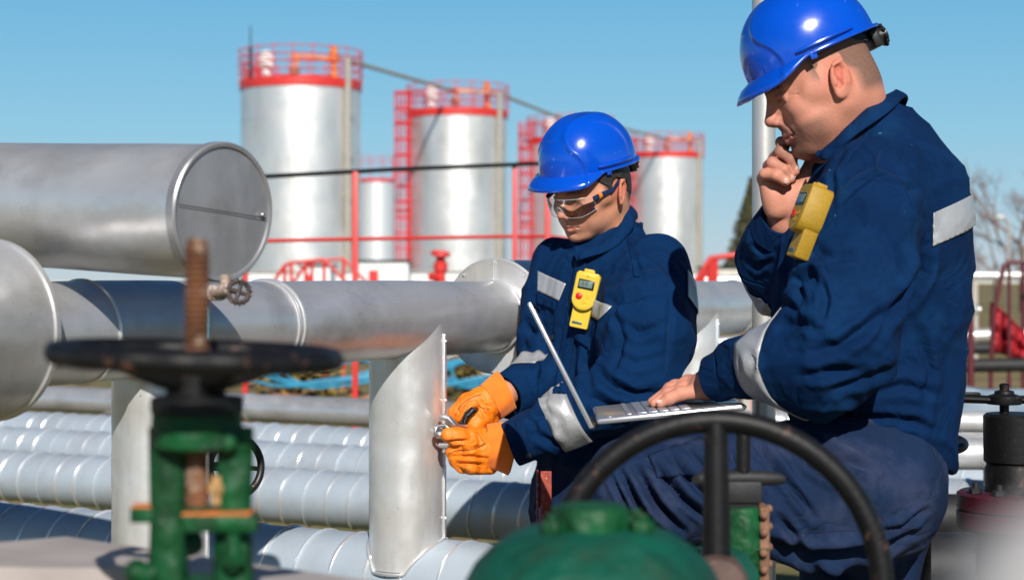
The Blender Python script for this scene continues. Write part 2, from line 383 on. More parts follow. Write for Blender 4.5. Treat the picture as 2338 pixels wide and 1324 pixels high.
b = MB(); b.cyl(Q(498, 1150, -.004), Q(498, 1085, -.004), .0058, n=12); b.hexa(Q(498, 1125, -.004), (0, 0, 1), .009, .008); b.build('gland_bolt', mat('ochre_rust', (.42, .25, .10), .7, 0, var=.3, vscale=60, bump=.4), root)
# bonnet below the frame carries it on the pipe plate
b = MB(); b.lathe(Q(450, 1800), (0, 0, 1), [(.06, -.95), (.06, -.2), (.075, -.19), (.075, 0), (.06, .01), (.05, .10), (.052, .142)], 40); b.build('bonnet', green, root)
# handwheel behind it
root = empty('side_handwheel', P(555, 1065, 3.0), 'small worn black handwheel rim showing behind the green yoke', 'handwheel')
b = MB(); cw = P(538, 1065, 3.0); b.ring(cw, (.62, -.78, .1), .051, .0068, 56, 10)
for k in range(4):
    a = R(45 + 90 * k); ax = Vector((.62, -.78, .1)).normalized(); u = ax.orthogonal().normalized(); w_ = ax.cross(u)
    b.sweep([cw, cw + (u * math.cos(a) + w_ * math.sin(a)) * .05], .004, 8)
b.build('rim', mat('worn_black', (.016, .014, .014), .4, .1, var=.3, vscale=40, col2=(.38, .25, .2), c2scale=45, c2lo=.62, c2hi=.66, bump=.4), root)
b = MB(); b.cyl(cw, cw + Vector((-.10, .06, -.005)), .008); b.lathe(cw + Vector((-.10, .06, -.08)), (0, 0, 1), [(.02, -1.0), (.02, 0), (.03, .01), (.03, .12), (.01, .14)], 20); b.build('spindle', dark, root)

# ---------------- small drain valve below the cap ----------------
root = empty('drain_valve', P(520, 660, 2.42), 'small rusty drain valve hanging under the round pipe cap', 'valve')
b = MB(); b.cyl(P(515, 632, 2.43), P(515, 668, 2.42), .008, n=12); b.cyl(P(476, 670, 2.43), P(520, 662, 2.40), .0075, n=12)
for x in (482, 492, 502): b.cyl(P(x - 3, 669, 2.428), P(x + 3, 668, 2.424), .0115, n=10)
b.sphere(P(517, 660, 2.41), .0105, 12); b.build('valve_body', mat('rust_white', (.36, .27, .22), .6, .2, var=.5, vscale=60, col2=(.75, .72, .7), c2scale=60, bump=.8, bscale=200), root)
b = MB(); hc = P(545, 667, 2.36); ax = Vector((.35, -.9, .1)).normalized(); b.cyl(P(520, 661, 2.41), hc, .004, n=8)
b.ring(hc, ax, .015, .0036, 36, 8, wob=.0016)
u = ax.orthogonal().normalized(); w_ = ax.cross(u)
for k in range(4): a = R(90 * k + 30); b.sweep([hc, hc + (u * math.cos(a) + w_ * math.sin(a)) * .017], .003, 6)
b.build('handwheel', mat('rust_dark', (.06, .04, .035), .6, .2, var=.5, vscale=90, col2=(.42, .34, .3), c2scale=80, c2lo=.56, c2hi=.62, bump=.8, bscale=200), root)
b = MB(); b.sweep([P(472, 675, 2.43), P(476, 690, 2.44), P(477, 730, 2.445), P(476, 775, 2.445)], [.006, .0045, .0045, .004], 8, ell=[(1, .5)] * 4); b.build('drip_tail', mat('blue_tape', (.10, .42, .52), .5, 0, var=.3, vscale=80), root)

# ---------------- foreground steel plate, left ----------------
top = [(-300, 1262), (150, 1224), (950, 1340), (900, 1500), (330, 1296), (-300, 1292)]
zt = 1.118; b = MB(); V_ = []
for x, y in top:
    d = (1.4 - zt) * FPX / (y - HY); V_.append(Vector(((x - CX) / FPX * d, d, zt)))
lo = [v - Vector((0, 0, .12)) for v in V_]; k = len(V_)
b.add(V_ + lo, [tuple(range(k)), tuple(reversed(range(k, 2 * k)))] + [(i, k + i, k + (i + 1) % k, (i + 1) % k) for i in range(k)])
root = empty('pipe_box', V_[0] - Vector((0, 0, .12)), 'pale clad duct box at the bottom left corner', 'duct')
b.build('cladding', mat('beige_sheet', (.42, .37, .35), .55, .1, var=.15, vscale=12, bump=.1), root, ang=20)
for x, y in ((-.62, 1.72), (-.2, 1.5)): b = MB(); b.box((x, y, .499), (.05, .05, .998)); b.build('leg', dark, root)

# ---------------- near centre green valve body ----------------
D = 1.5
root = empty('valve_bonnet', Q(1350, 1324), 'large blurred teal green valve bonnet in the bottom centre foreground', 'valve')
b = MB()
prof = [(.118, -.16), (.118, -.03), (.114, -.005), (.104, .014), (.088, .030), (.070, .0415), (.055, .046), (.0, .047)]
b.lathe(Q(1352, 1324), (0, 0, 1), prof, 56)
b.build('bonnet', greenteal, root, ang=60)
b = MB(); b.lathe(Q(1352, 1222), (0, 0, 1), [(.028, -.002), (.0325, 0), (.0325, .022), (.029, .0268), (0, .028)], 40); b.lathe(Q(1352, 1222, 0), (0, 0, 1), [(.040, -.01), (.041, -.001), (.03, .001)], 40)
b.build('cap', green, root)
b = MB(); b.ring(Q(1352, 1221), (0, 0, 1), .0345, .0018, 48, 8); b.build('gasket', mat('tan_gasket', (.38, .27, .17), .8), root)
for x, y, dd in ((1262, 1222, -.03), (1466, 1222, -.02), (1275, 1205, .04), (1450, 1210, .045)):
    b = MB(); b.hexa(Q(x, y, dd), (0, 0, 1), .0115, .013); b.cyl(Q(x, y, dd), Q(x, y - 48, dd), .006, n=12); b.build('bolt', green, root)
b = MB(); b.lathe(Q(1352, 1324) + Vector((0, 0, -.16)), (0, 0, 1), [(.10, -.98), (.10, -.1), (.15, -.09), (.15, -.002), (.11, 0)], 40); b.build('flange', greenteal, root)
# ---------------- large black handwheel ----------------
D = 1.8
wc = Q(1636, 1336)
root = empty('large_handwheel', wc, 'big blurred black upright handwheel in front of the older worker', 'handwheel')
ax = Vector((-.06, -1, .05)).normalized()
b = MB(); b.ring(wc, ax, .173, .0125, 96, 16); b.build('rim', black, root)
u = Vector((0, 0, 1)); u = (u - ax * u.dot(ax)).normalized(); w_ = ax.cross(u)
for a in (0, 120, 240):
    b = MB(); dv = u * math.cos(R(a)) + w_ * math.sin(R(a)); b.sweep([wc + dv * .02, wc + dv * .172], [.0155, .0125], 14); b.build('spoke', black, root)
b = MB(); b.lathe(wc - ax * -.02, ax, [(.0, .012), (.03, .01), (.034, 0), (.034, -.05), (0, -.052)], 32); b.build('hub', mat('brown_hub', (.10, .06, .05), .6, .2, var=.3, vscale=40, bump=.3), root)
b = MB(); b.cyl(wc, wc - ax * .14, .014); b.lathe(wc - ax * .14 + Vector((0, 0, -.02)), (0, 0, 1), [(.04, -1.0), (.04, -.1), (.055, -.09), (.055, .02), (.04, .04), (0, .045)], 32); b.build('gear_post', greenteal, root)

# ---------------- green valve between wheel and thigh ----------------
D = 2.3
root = empty('spindle_valve', Q(1700, 1324), 'green valve with rusty bolt flange and black T handle behind the large handwheel', 'valve')
b = MB(); b.lathe(Q(1694, 1430), (0, 0, 1), [(.030, 0), (.032, .004), (.031, .14), (.0275, .158), (.022, .163)], 32)
b.box(Q(1690, 1247), (.069, .056, .003), None, .001)
b.build('valve_body', green, root)
b = MB()
b.box(Q(1740, 1290), (.014, .05, .165), None, .004)
for y in (1175, 1215, 1262, 1300): b.sphere(Q(1744, y, -.03), .006, 10); b.sphere(Q(1755, y - 14), .006, 10)
b.build('bolt_flange', mat('tan_rust', (.20, .10, .06), .8, 0, var=.4, vscale=60, bump=.8, bscale=120), root)
b = MB(); b.cyl(Q(1697, 1160), Q(1697, 985), .0098, n=16); b.lathe(Q(1697, 985), (0, 0, 1), [(.0098, 0), (.007, .003), (0, .004)], 16); b.build('stem', black, root)
b = MB(); b.sweep([Q(1588, 1095, -.01), Q(1600, 1093), Q(1697, 1090), Q(1780, 1092), Q(1792, 1094)], [.006, .0105, .0115, .0085, .005], 12)
b.box(Q(1694, 1120), (.050, .04, .03), None, .004); b.box(Q(1694, 1142), (.042, .03, .016), None, .003)
b.build('t_handle', dark, root)
b = MB(); b.lathe(Q(1694, 1430), (0, 0, 1), [(.035, -.93), (.035, 0)], 24); b.build('riser', green, root)

# ---------------- rusty bar near the younger worker ----------------
c = P(1240, 1075, 3.45)
root = empty('rusty_stake', (c.x, c.y, 0), 'upright rusty red angle bar below the gloves', 'post')
b = MB(); hgt = c.z; 
b.box((c.x + .006, c.y, hgt / 2), (.022, .004, hgt), None, .0008); b.box((c.x - .011, c.y + .012, hgt / 2), (.004, .03, hgt), None, .0008)
b.build('angle_bar', rustred, root)

# ---------------- right hand black valve and pipes ----------------
D = 3.1
root = empty('black_valve', Q(2310, 1130), 'black valve with a flat lever bar at the right edge', 'valve')
b = MB(); b.lathe(Q(2318, 1145), (0, 0, 1), [(.050, 0), (.054, .004), (.054, .06), (.0515, .066), (.0515, .07), (.056, .074), (.057, .155), (.052, .160), (.01, .161)], 32); b.build('valve_body', black, root)
b = MB(); b.lathe(Q(2293, 925), (0, 0, 1), [(.0085, -.03), (.0085, 0), (.030, .002), (.032, .006), (.031, .017), (.018, .021), (.017, .026), (.0085, .028), (.009, .038), (.004, .040)], 24); b.build('stem_nut', black, root)
b = MB(); b.sweep([Q(2150, 910), Q(2192, 909), Q(2255, 912), Q(2325, 912), Q(2420, 914)], [.010, .0105, .0095, .0095, .0095], 12, ell=[(.8, 1.4)] * 5); b.box(Q(2215, 899), (.034, .02, .006), None, .002); b.build('lever_bar', black, root)
b = MB(); b.lathe(Q(2318, 1205), (0, 0, 1), [(.098, -.002), (.104, .004), (.104, .030), (.0985, .034), (.1035, .036), (.1035, .062), (.098, .066), (.04, .0665)], 48); b.build('flange', darkred, root)
for a in (200, 235, 270, 305, 340):
    b = MB(); p_ = Q(2318, 1118) + Vector((math.cos(R(a)) * .085, math.sin(R(a)) * .085, -.003)); b.hexa(p_, (0, 0, 1), .012, .010); b.cyl(p_, p_ + Vector((0, 0, .02)), .006, n=10); b.build('bolt', dark, root)
b = MB(); b.lathe(Q(2318, 1205), (0, 0, 1), [(.07, -1.0), (.07, -.003)], 32); b.build('riser', dark, root)
root = empty('black_handwheel', Q(2140, 1012, .25), 'black handwheel rim poking out behind the older worker', 'handwheel')
b = MB(); cw = Q(2110, 1010, .25); b.ring(cw, (0, -.12, 1), .075, .010, 60, 12)
for k in range(3):
    a = R(120 * k); b.sweep([cw, cw + Vector((math.cos(a) * .074, math.sin(a) * .074, 0))], .007, 8)
b.cyl(cw + Vector((0, 0, .02)), (cw.x, cw.y, 0.0), .014, n=12)
b.build('rim', black, root)
def hpipe(name, label, a, c_, r, m, sup=True, band=True):
    a = Vector(a); c_ = Vector(c_); root = empty(name, a, label, 'pipe')
    MB().sweep([a.lerp(c_, i / 10) for i in range(11)], r, 32).build('pipe_shell', m, root)
    ax = (c_ - a).normalized()
    if band:
        for t in (.2, .45, .62, .8): MB().lathe(a.lerp(c_, t), ax, [(r, 0), (r * 1.05, .003), (r * 1.05, .03), (r, .033)], 32).build('joint_band', alu_trim, root)
    if sup:
        for t in (.1, .6, .95): q = a.lerp(c_, t); h = q.z - r - .001; b = MB(); b.box((q.x, q.y, h / 2), (.08, .08, h)); b.build('support_post', concrete, root)
    return root
hpipe('ground_pipe', 'upper pale pipe behind the black valve at right', P(1500, 962, 5.0), P(2800, 962, 5.2), .032, alu_matt)
hpipe('ground_pipe', 'lower bright thick pipe behind the black valve at right', P(1500, 1036, 4.7), P(2800, 1036, 4.8), .044, alu_matt)
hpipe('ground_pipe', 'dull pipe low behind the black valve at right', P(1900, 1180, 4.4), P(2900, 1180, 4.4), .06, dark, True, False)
hpipe('ground_pipe', 'dark thick pipe added low at the right edge, its colour standing in for shade', P(1960, 1300, 3.9), P(2900, 1300, 3.9), .085, dark, True, False)  # pipe added to darken this corner, shade put into its colour
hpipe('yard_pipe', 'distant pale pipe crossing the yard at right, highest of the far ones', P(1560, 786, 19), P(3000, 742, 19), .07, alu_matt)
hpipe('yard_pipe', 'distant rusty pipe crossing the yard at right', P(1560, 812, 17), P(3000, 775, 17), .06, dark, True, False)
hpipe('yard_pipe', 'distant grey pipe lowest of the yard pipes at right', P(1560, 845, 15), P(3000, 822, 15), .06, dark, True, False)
hpipe('rack_pipe', 'blurred overhead rack pipe near the horizon at right', P(2150, 629, 26), P(2900, 629, 26), .07, alu_matt)
hpipe('rack_pipe', 'low pale rack pipe at the horizon between the workers', P(1590, 640, 30), P(1800, 640, 30), .09, alu_matt)

# ---------------- very near grey cap, bottom right ----------------
c = P(2560, 1530, .26)
root = empty('near_bollard', (c.x, c.y, 0), 'out of focus pale grey rounded post top close to the lens, bottom right', 'post')
b = MB(); b.lathe((c.x, c.y, 0), (0, 0, 1), [(.028, 0), (.028, c.z), (.0265, c.z + .008), (.021, c.z + .019), (.012, c.z + .0255), (0, c.z + .0275)], 40)
b.build('post_cap', mat('grey_paint', (.50, .48, .47), .7), root)
# ---------------- storage tanks ----------------
def tank(px, top, d, label, ladder=True, dia=6.1, lad=206):
    c = P(px, HY, d); X, Y = c.x, c.y; H = CZ + (HY - top) / FPX * d; r = dia / 2
    root = empty('storage_tank', (X, Y, 0), label, 'storage tank', 'red railed storage tanks')
    prof = [(r, 0)]; nb = 7
    for k in range(1, nb):
        z = H * k / nb; prof += [(r, z - .03), (r + .012, z - .02), (r + .012, z + .02), (r, z + .03)]
    prof += [(r, H)]
    b = MB(); b.lathe((X, Y, 0), (0, 0, 1), prof, 96); b.build('tank_shell', galv, root)
    b = MB(); b.lathe((X, Y, H + .001), (0, 0, 1), [(r + .05, 0), (r + .07, .02), (r + .07, .48), (r - .05, .50), (0, .7)], 96); b.build('roof', red, root)
    zt = H + .50; b = MB()
    for hz, t in ((.35, .03), (.75, .04), (1.1, .04), (1.5, .03)): b.ring((X, Y, zt + hz), (0, 0, 1), r + .10, t, 72, 6)
    for k in range(20):
        a = 2 * math.pi * k / 20; p = Vector((X + math.cos(a) * (r + .10), Y + math.sin(a) * (r + .10), zt - .15)); b.cyl(p, p + Vector((0, 0, 1.77)), .028, n=6)
    b.build('railing', redrail, root)
    # ladder with cage on the left face
    la = R(lad); lx = X + math.cos(la) * (r + .45); ly = Y + math.sin(la) * (r + .45)
    if ladder:
        b = MB()
        for sx in (-.28, .28): b.cyl((lx + sx, ly, .2), (lx + sx, ly, H + 1.4), .05, n=6)
        z = .4
        while z < H + 1.2: b.cyl((lx - .28, ly, z), (lx + .28, ly, z), .03, n=5); z += .33
        b.build('ladder', redrail, root)
        b = MB(); z = 2.4
        while z < H + 1.6:
            b.ring((lx, ly - .42, z), (0, 0, 1), .5, .055, 20, 5); z += .95
        for k in range(7):
            a = R(180 + 30 * k); p = (lx + math.cos(a) * .5, ly - .42 + math.sin(a) * .5); b.cyl((*p, 2.4), (*p, H + 1.6), .038, n=5)
        for z in (2.4, H * .5, H - .3): b.box((lx, ly + .25, z), (.9, .5, .16))
        b.build('safety_cage', redrail, root)
        b = MB(); b.box((lx + .6, ly + .1, H + .25), (1.5, .7, .08))
        for hx in (0, .7, 1.3): b.cyl((lx + hx, ly - .2, H + .25), (lx + hx, ly - .2, H + 1.5), .045, n=6)
        b.cyl((lx, ly - .2, H + 1.5), (lx + 1.3, ly - .2, H + 1.5), .045, n=6); b.build('landing', red, root)
    # down pipe on the right face
    pa = R(-37); qx = X + math.cos(pa) * (r + .22); qy = Y + math.sin(pa) * (r + .22)
    b = MB(); b.cyl((qx, qy, .1), (qx, qy, H + 1.5), .16, n=16)
    z = 1.5
    while z < H: b.box((qx, qy + .16, z), (.5, .3, .08)); z += 2.1
    b.build('down_pipe', beige, root)
    # roof gear
    b = MB(); vx = X - r * .50; vy = Y - r * .55
    b.lathe((vx, vy, zt + .05), (0, 0, 1), [(.22, 0), (.22, .45), (.42, .5), (.42, 1.0), (.3, 1.1), (.3, 1.28), (0, 1.35)], 20); b.build('roof_vent', white, root)
    b = MB(); ox = X + r * .60; oy = Y - r * .45
    b.lathe((ox, oy, zt), (0, 0, 1), [(.30, 0), (.30, .15), (.16, .2), (.16, .8), (.32, .85), (.32, 1.15), (.18, 1.2), (.2, 1.6), (0, 1.7)], 16)
    b.sweep([(ox, oy, zt + 1.0), (ox - 1.2, oy, zt + 1.12), (ox - 2.2, oy + .2, zt + 1.2)], .085, 8)
    b.cyl((ox - 1.9, oy + .1, zt), (ox - 1.9, oy + .1, zt + 1.2), .1, n=8)
    b.build('roof_valve', orange, root)
    b = MB(); b.sphere((X - .1, Y - r * .6, zt + .4), .3, 10); b.build('hatch', mat('tan_paint', (.5, .3, .2), .6), root)
    return root, Vector((qx, qy, H)), H
T = []
for px, top, d, lb, dia in ((687, 207, 88, 'leftmost and largest looking silver tank with red railing', 6.0), (1045, 270, 106, 'second silver tank from the left with red ladder cage', 6.0),
                       (1303, 330, 124.5, 'third silver tank, mostly hidden behind the younger worker', 6.0), (1521, 361, 143, 'farthest silver tank, right of the young worker\'s helmet', 6.0)):
    T.append(tank(px, top + 3, d, lb, dia=dia + .12, lad=(142 if px < 700 else 200)))
# antenna on the first tank
c = P(572, 60, 88); b = MB(); b.cyl((c.x, c.y, T[0][2]), (c.x, c.y, c.z), .05, .03, n=6); b.cyl((c.x, c.y, T[0][2]), (c.x, c.y, T[0][2] + 2.3), .1, .1, n=6)
b.build('antenna_mast', dark, T[0][0])
# small tank between
def small_tank(px, top, d, dia, label):
    c = P(px, HY, d); H = CZ + (HY - top) / FPX * d; r = dia / 2
    root = empty('small_tank', (c.x, c.y, 0), label, 'tank')
    b = MB(); b.lathe((c.x, c.y, 0), (0, 0, 1), [(r, .9), (r, H), (r * .9, H + .1), (0, H + .25)], 48); b.build('tank_shell', mat('pale_tank', (.80, .83, .86), .42, .5, var=.05), root)
    b = MB(); b.lathe((c.x, c.y, H), (0, 0, 1), [(r + .03, 0), (r + .05, .02), (r + .05, .16), (r, .18)], 48)
    for hz in (1.1, 1.4): b.ring((c.x, c.y, H + hz), (0, 0, 1), r + .08, .012, 40, 5)
    for k in range(10): a = 2 * math.pi * k / 10; b.cyl((c.x + math.cos(a) * (r + .08), c.y + math.sin(a) * (r + .08), H + .1), (c.x + math.cos(a) * (r + .08), c.y + math.sin(a) * (r + .08), H + 1.4), .018, n=5)
    b.build('railing', redrail, root)
    b = MB()
    for k in range(4): a = R(45 + 90 * k); b.cyl((c.x + math.cos(a) * r * .85, c.y + math.sin(a) * r * .85, 0), (c.x + math.cos(a) * r * .85, c.y + math.sin(a) * r * .85, .95), .1, n=8)
    b.build('leg', white, root)
small_tank(860, 417, 92, 1.95, 'narrow pale blue silver tank between the two big tanks')
# bridging pipes between tank tops
for i in range(3):
    a = T[i][1] + Vector((0, 0, 1.35)); bq = T[i + 1][1] + Vector((-2.6, 0, 1.5)); root = empty('bridge_pipe', a, ('pale pipe bridging the first and second tank tops', 'pale pipe bridging the second and third tank tops', 'pale pipe bridging the third and fourth tank tops')[i], 'pipe')
    b = MB(); b.cyl(a, bq, .11, n=10); b.cyl(bq, bq + Vector((2.4, 0, -.1)), .09, n=10); b.build('pipe_run', beige, root)

# ---------------- red railing with black handrail ----------------
root = empty('guard_railing', P(810, 640, 11), 'red guard railing with a black top handrail in front of the tanks', 'railing')
b = MB(); tp = [P(560, 406, 10.6), P(900, 387, 11.2), P(1225, 374, 12)]; b.sweep(tp, .0145, 10); b.sweep([P(1225, 374, 12), P(1300, 378, 12.3), P(1440, 408, 12.6)], .013, 10); b.build('handrail', blackbar, root)
for px, py, d, r in ((811, 392, 11, .0185), (1175, 378, 11.9, .0165), (1250, 376, 12, .021), (560, 406, 10.6, .017)):
    p = P(px, py, d); b = MB(); b.box((p.x, p.y, p.z / 2), (r * 2, r * 2, p.z - .002), None, .003); b.build('post', red, root)
b = MB(); b.sweep([P(560, 551, 10.62), P(811, 546, 11.03), P(1175, 540, 11.93), P(1250, 540, 12.03), P(1300, 545, 12.3)], .0125, 8); b.build('middle_rail', red, root)
# sloping stile rails
def stile(pts, d, label, r=.02):
    q = [P(x, y, d) for x, y in pts]; root = empty('stile_rail', (q[0].x, q[0].y, 0), label, 'railing')
    for q_ in (q, [v + Vector((.15, .9, .02)) for v in q]):
        b = MB(); b.sweep(q_, r, 8)
        for v in q_[1:-1]: b.cyl(v, (v.x, v.y, 0), r, n=8)
        b.build('rail', red, root)
stile([(600, 680), (650, 606), (665, 600), (740, 592), (800, 655)], 21, 'small red stepover rail at the foot of the first tank', .022)
stile([(1585, 650), (1622, 590), (1710, 578), (1900, 570)], 15, 'sloping red handrail between the two workers', .026)
# red hydrant
c = P(1006, 640, 18)
root = empty('red_hydrant', (c.x, c.y, 0), 'red hydrant valve in front of the second tank', 'hydrant')
b = MB(); b.lathe((c.x, c.y, 0), (0, 0, 1), [(.06, 0), (.06, 1.2), (.09, 1.22), (.09, 1.36), (.055, 1.38), (.05, 1.48), (.075, 1.50), (.075, 1.58), (.05, 1.60), (.05, 1.64), (0, 1.66)], 20); b.build('body', red, root)
b = MB(); b.ring((c.x, c.y - .02, 1.68), (0.1, -.2, 1), .085, .022, 24, 8); b.cyl((c.x - .085, c.y - .02, 1.68), (c.x + .085, c.y - .02, 1.68), .02, n=8); b.build('handwheel', red, root)
b = MB(); b.cyl((c.x, c.y, 1.42), (c.x - .1, c.y - .1, 1.44), .045, n=12); b.build('outlet', red, root)
# low bund wall, sheds
c = P(900, 640, 70)
for (x0, x1, y0, d, m_, nm, lb) in ((560, 1700, 622, 72, white, 'bund_wall', 'low pale containment wall at the feet of the tanks'), (690, 760, 608, 60, white, 'pump_cabin', 'small white pump cabin before the first tank'),
                                    (825, 935, 598, 64, white, 'pump_skid', 'white pump skid below the narrow tank'), (1600, 1700, 612, 60, beige, 'tool_shed', 'low beige shed at the horizon between the workers')):
    a, e = P(x0, y0, d), P(x1, y0, d); root = empty(nm, ((a.x + e.x) / 2, d, 0), lb, nm.replace('_', ' '))
    b = MB(); b.box(((a.x + e.x) / 2, d, a.z / 2), (e.x - a.x, .4 if nm == 'bund_wall' else 2, a.z), None, .01); b.build('walls', m_, root)
    b = MB(); b.box(((a.x + e.x) / 2, d, a.z + .031), (e.x - a.x + .1, .6 if nm == 'bund_wall' else 2.2, .06)); b.build('coping', dark if nm != 'bund_wall' else concrete, root)
    if nm != 'bund_wall':
        b = MB(); W_ = e.x - a.x; b.box((a.x + W_ * .3, d - 1.02, a.z * .45), (W_ * .2, .05, a.z * .8)); b.build('door', red, root)

# ---------------- rubble, weeds, blue hoses on the ground ----------------
random.seed(11)
def gp(px, py): d = CZ * FPX / (py - HY); return Vector(((px - CX) / FPX * d, d, 0))
root = None
for i in range(46):
    px = random.uniform(570, 860) if i < 26 else random.uniform(1025, 1190); py = random.uniform(868, 925)
    p = gp(px, py); s = random.uniform(.10, .30)
    b = MB(); b.box((0, 0, 0), (s, s * .5, s * .4), Matrix.Rotation(random.uniform(0, 3), 3, 'Z') @ Matrix.Rotation(random.uniform(-.4, .4), 3, 'X'), .01)
    o = b.build('broken_brick', brick if i % 4 else concrete); o.location = (p.x, p.y, s * .2)
    tag(o, 'broken brick or concrete lump lying in the rubble on the ground', 'brick', 'bricks scattered behind the spiral pipes')
leaf = mat('weed_leaf', (.09, .11, .015), .6, 0, var=.6, vscale=8, col2=(.30, .20, .05), c2scale=5, c2lo=.42, c2hi=.5)
def clump(name, base, n, rad, hgt, m, ls, label, cat, group=None, trunk=True, cone=False, nb=None):
    root = empty(name, base, label, cat, group); base = Vector(base)
    vs_ = []; fs = []
    blobs = [Vector((random.gauss(0, rad * .5), random.gauss(0, rad * .5), random.uniform(hgt * .25, hgt * .95))) for _ in range(nb or 9)]
    for i in range(n):
        if cone:
            t = random.random() ** 1.3; tier = math.floor(t * 11) / 11; a = random.uniform(0, 6.28); arm = abs(math.sin(a * 3.5 + tier * 40)) * .5 + .55
            rr = rad * (1 - t) * arm * math.sqrt(random.random()) + .03
            p = Vector((math.cos(a) * rr, math.sin(a) * rr, hgt * (.06 + .94 * t) - rr * .25))
        else:
            p = random.choice(blobs) + Vector((random.gauss(0, 1), random.gauss(0, 1), random.gauss(0, .8))) * rad * .28; p.z = max(.02, p.z)
        u = Vector((random.gauss(0, 1), random.gauss(0, 1), random.gauss(0, .6))).normalized(); w_ = u.orthogonal().normalized(); s = ls * random.uniform(.6, 1.4)
        o = len(vs_); q = base + p; vs_ += [q - u * s, q + w_ * s * .5, q + u * s, q - w_ * s * .5]; fs.append((o, o + 1, o + 2, o + 3))
    b = MB(); b.add(vs_, fs); b.build('crown', m, root, ang=0)
    if trunk:
        b = MB(); b.cyl(base, base + Vector((0, 0, hgt * .9)), max(.02, rad * .07), .01, n=8)
        for q in blobs[:8] if not cone else []: b.cyl(base + Vector((0, 0, q.z * .4)), base + q, max(.008, rad * .03), .006, n=5)
        b.build('trunk', bark, root)
bark = mat('bark', (.09, .06, .045), .9, 0, var=.3, vscale=10, bump=.8)
for k, (px, py, s) in enumerate(((640, 905, 1.0), (672, 888, .9), (700, 905, .6), (1060, 905, .7))):
    clump('weed_bush', gp(px, py), 420, .45 * s, .6 * s, leaf, .05, ('yellow green weed bush left of the riser pipe', 'tall weed bush beneath the blue hoses', 'small weed tuft under the main pipe', 'weed tuft right of the bright riser')[k], 'bush')
def coil(px, py, n, rad, m, label, w=1.0):
    c = gp(px, py); root = empty('hose_coil', c, label, 'hose'); b = MB(); pts = []
    for i in range(n * 30):
        a = i / 30 * 6.283; rr = rad * (1 + .25 * math.sin(a * .37)) ; pts.append(c + Vector((math.cos(a) * rr * w + .2 * math.sin(a * .21), math.sin(a) * rr * .6, .18 + .28 * abs(math.sin(a * .5 + 1)) + .03 * math.sin(a * 2.3))))
    b.sweep(pts, .016, 6); b.build('hose', m, root)
coil(765, 915, 7, .62, wire_blue, 'tangled blue hose coil on the ground left of the bright riser', 1.3)
coil(1085, 915, 7, .5, wire_blue, 'tangled blue hose coil on the ground right of the bright riser')
coil(1120, 880, 4, .4, white, 'white hose coil on the ground under the wide sleeve')

# ---------------- trees ----------------
c = P(1716, 640, 70); clump('conifer_tree', (c.x, c.y, 0), 11000, 1.9, 5.6, mat('conifer_needles', (.075, .075, .03), .8, 0, var=.4, vscale=2, col2=(.16, .11, .05), c2scale=2.5), .10, 'brownish green conifer behind the pale pole', 'tree', cone=True)
def bare_tree(px, top, d, label, spread=1.0, seed=1):
    rnd = random.Random(seed); c = P(px, HY, d); H = CZ + (HY - top) / FPX * d
    root = empty('bare_tree', (c.x, c.y, 0), label, 'tree', None); tr = MB(); br = MB()
    def grow(p, dr, ln, r, lv):
        q = p + dr * ln * .5 + Vector((rnd.gauss(0, .04), rnd.gauss(0, .04), 0)) * ln; e = p + dr * ln
        (tr if lv == 0 else br).sweep([p, q, e], [r, r * .8, r * .62], 5 if lv else 8, caps=False)
        if lv >= 5: return
        for k in range(3 if lv < 4 else 4):
            nd = (dr + Vector((rnd.gauss(0, .5) * spread, rnd.gauss(0, .5) * spread, rnd.gauss(.12, .25)))).normalized()
            grow(p + dr * ln * rnd.uniform(.55, 1.0), nd, ln * rnd.uniform(.6, .8), r * .56, lv + 1)
    grow(Vector((c.x, c.y, 0)), Vector((0, 0, 1)), H * .36, H * .020, 0)
    tr.build('trunk', bark, root, ang=0); br.build('crown', mat('hazed_twigs', (.22, .15, .13), .9), root, ang=0)  # twig colour lightened to imitate distance haze
bare_tree(2335, 300, 75, 'tall bare brown tree at the right edge of the picture', 1.1, 3)
bare_tree(2275, 440, 100, 'bare tree behind and left of the tall one', 1.1, 5)
bare_tree(2225, 545, 120, 'small bare tree just right of the older worker\'s back', 1.2, 8)
bare_tree(2390, 360, 85, 'bare tree cut off by the right edge', 1.1, 9)
# lamp post
c = P(2303, 640, 40); root = empty('street_lamp', (c.x, c.y, 0), 'grey lamp post with a curved neck at right', 'street lamp')
b = MB(); b.sweep([(c.x, c.y, 0), (c.x, c.y, 2.6), (c.x - .04, c.y, 2.8), (c.x - .14, c.y, 2.9)], .045, 8); b.build('post', polem, root)
b = MB(); b.sphere((c.x - .2, c.y, 2.88), (.12, .07, .05), 12); b.build('lamp_head', white, root)
# red sheet on a frame at the right
D = 15
root = empty('tarp_stand', Q(2300, 820), 'red sheet hung on a dark red pipe frame at the right edge', 'stand')
b = MB()
b.sweep([Q(2262, 860), Q(2268, 720), Q(2292, 606), Q(2304, 598), Q(2400, 598)], .022, 8); b.sweep([Q(2304, 600), Q(2304, 860)], .016, 8); b.sweep([Q(2262, 860), (Q(2262, 860).x, 15, 0)], .02, 8); b.sweep([Q(2304, 860), (Q(2304, 860).x, 15, 0)], .02, 8); b.sweep([Q(2336, 600, .5), (Q(2336, 600, .5).x, 15.5, 0)], .02, 8)
b.build('frame', mat('maroon_rail', (.10, .012, .02), .5), root)
b = MB(); N = 24; vs_ = []; poly_top = lambda t: lerp(690, 745, t); 
for i in range(N + 1):
    for j in range(N + 1):
        t, s = i / N, j / N; px = lerp(2262, 2350, t) - 3 * math.sin(s * 6); y0 = lerp(688, 770, t ** 1.2); y1 = lerp(800, 828, t)
        vs_.append(Q(px, lerp(y0, y1, s), .12 + .05 * math.sin(t * 17 + s * 4) + .03 * math.sin(s * 13)))
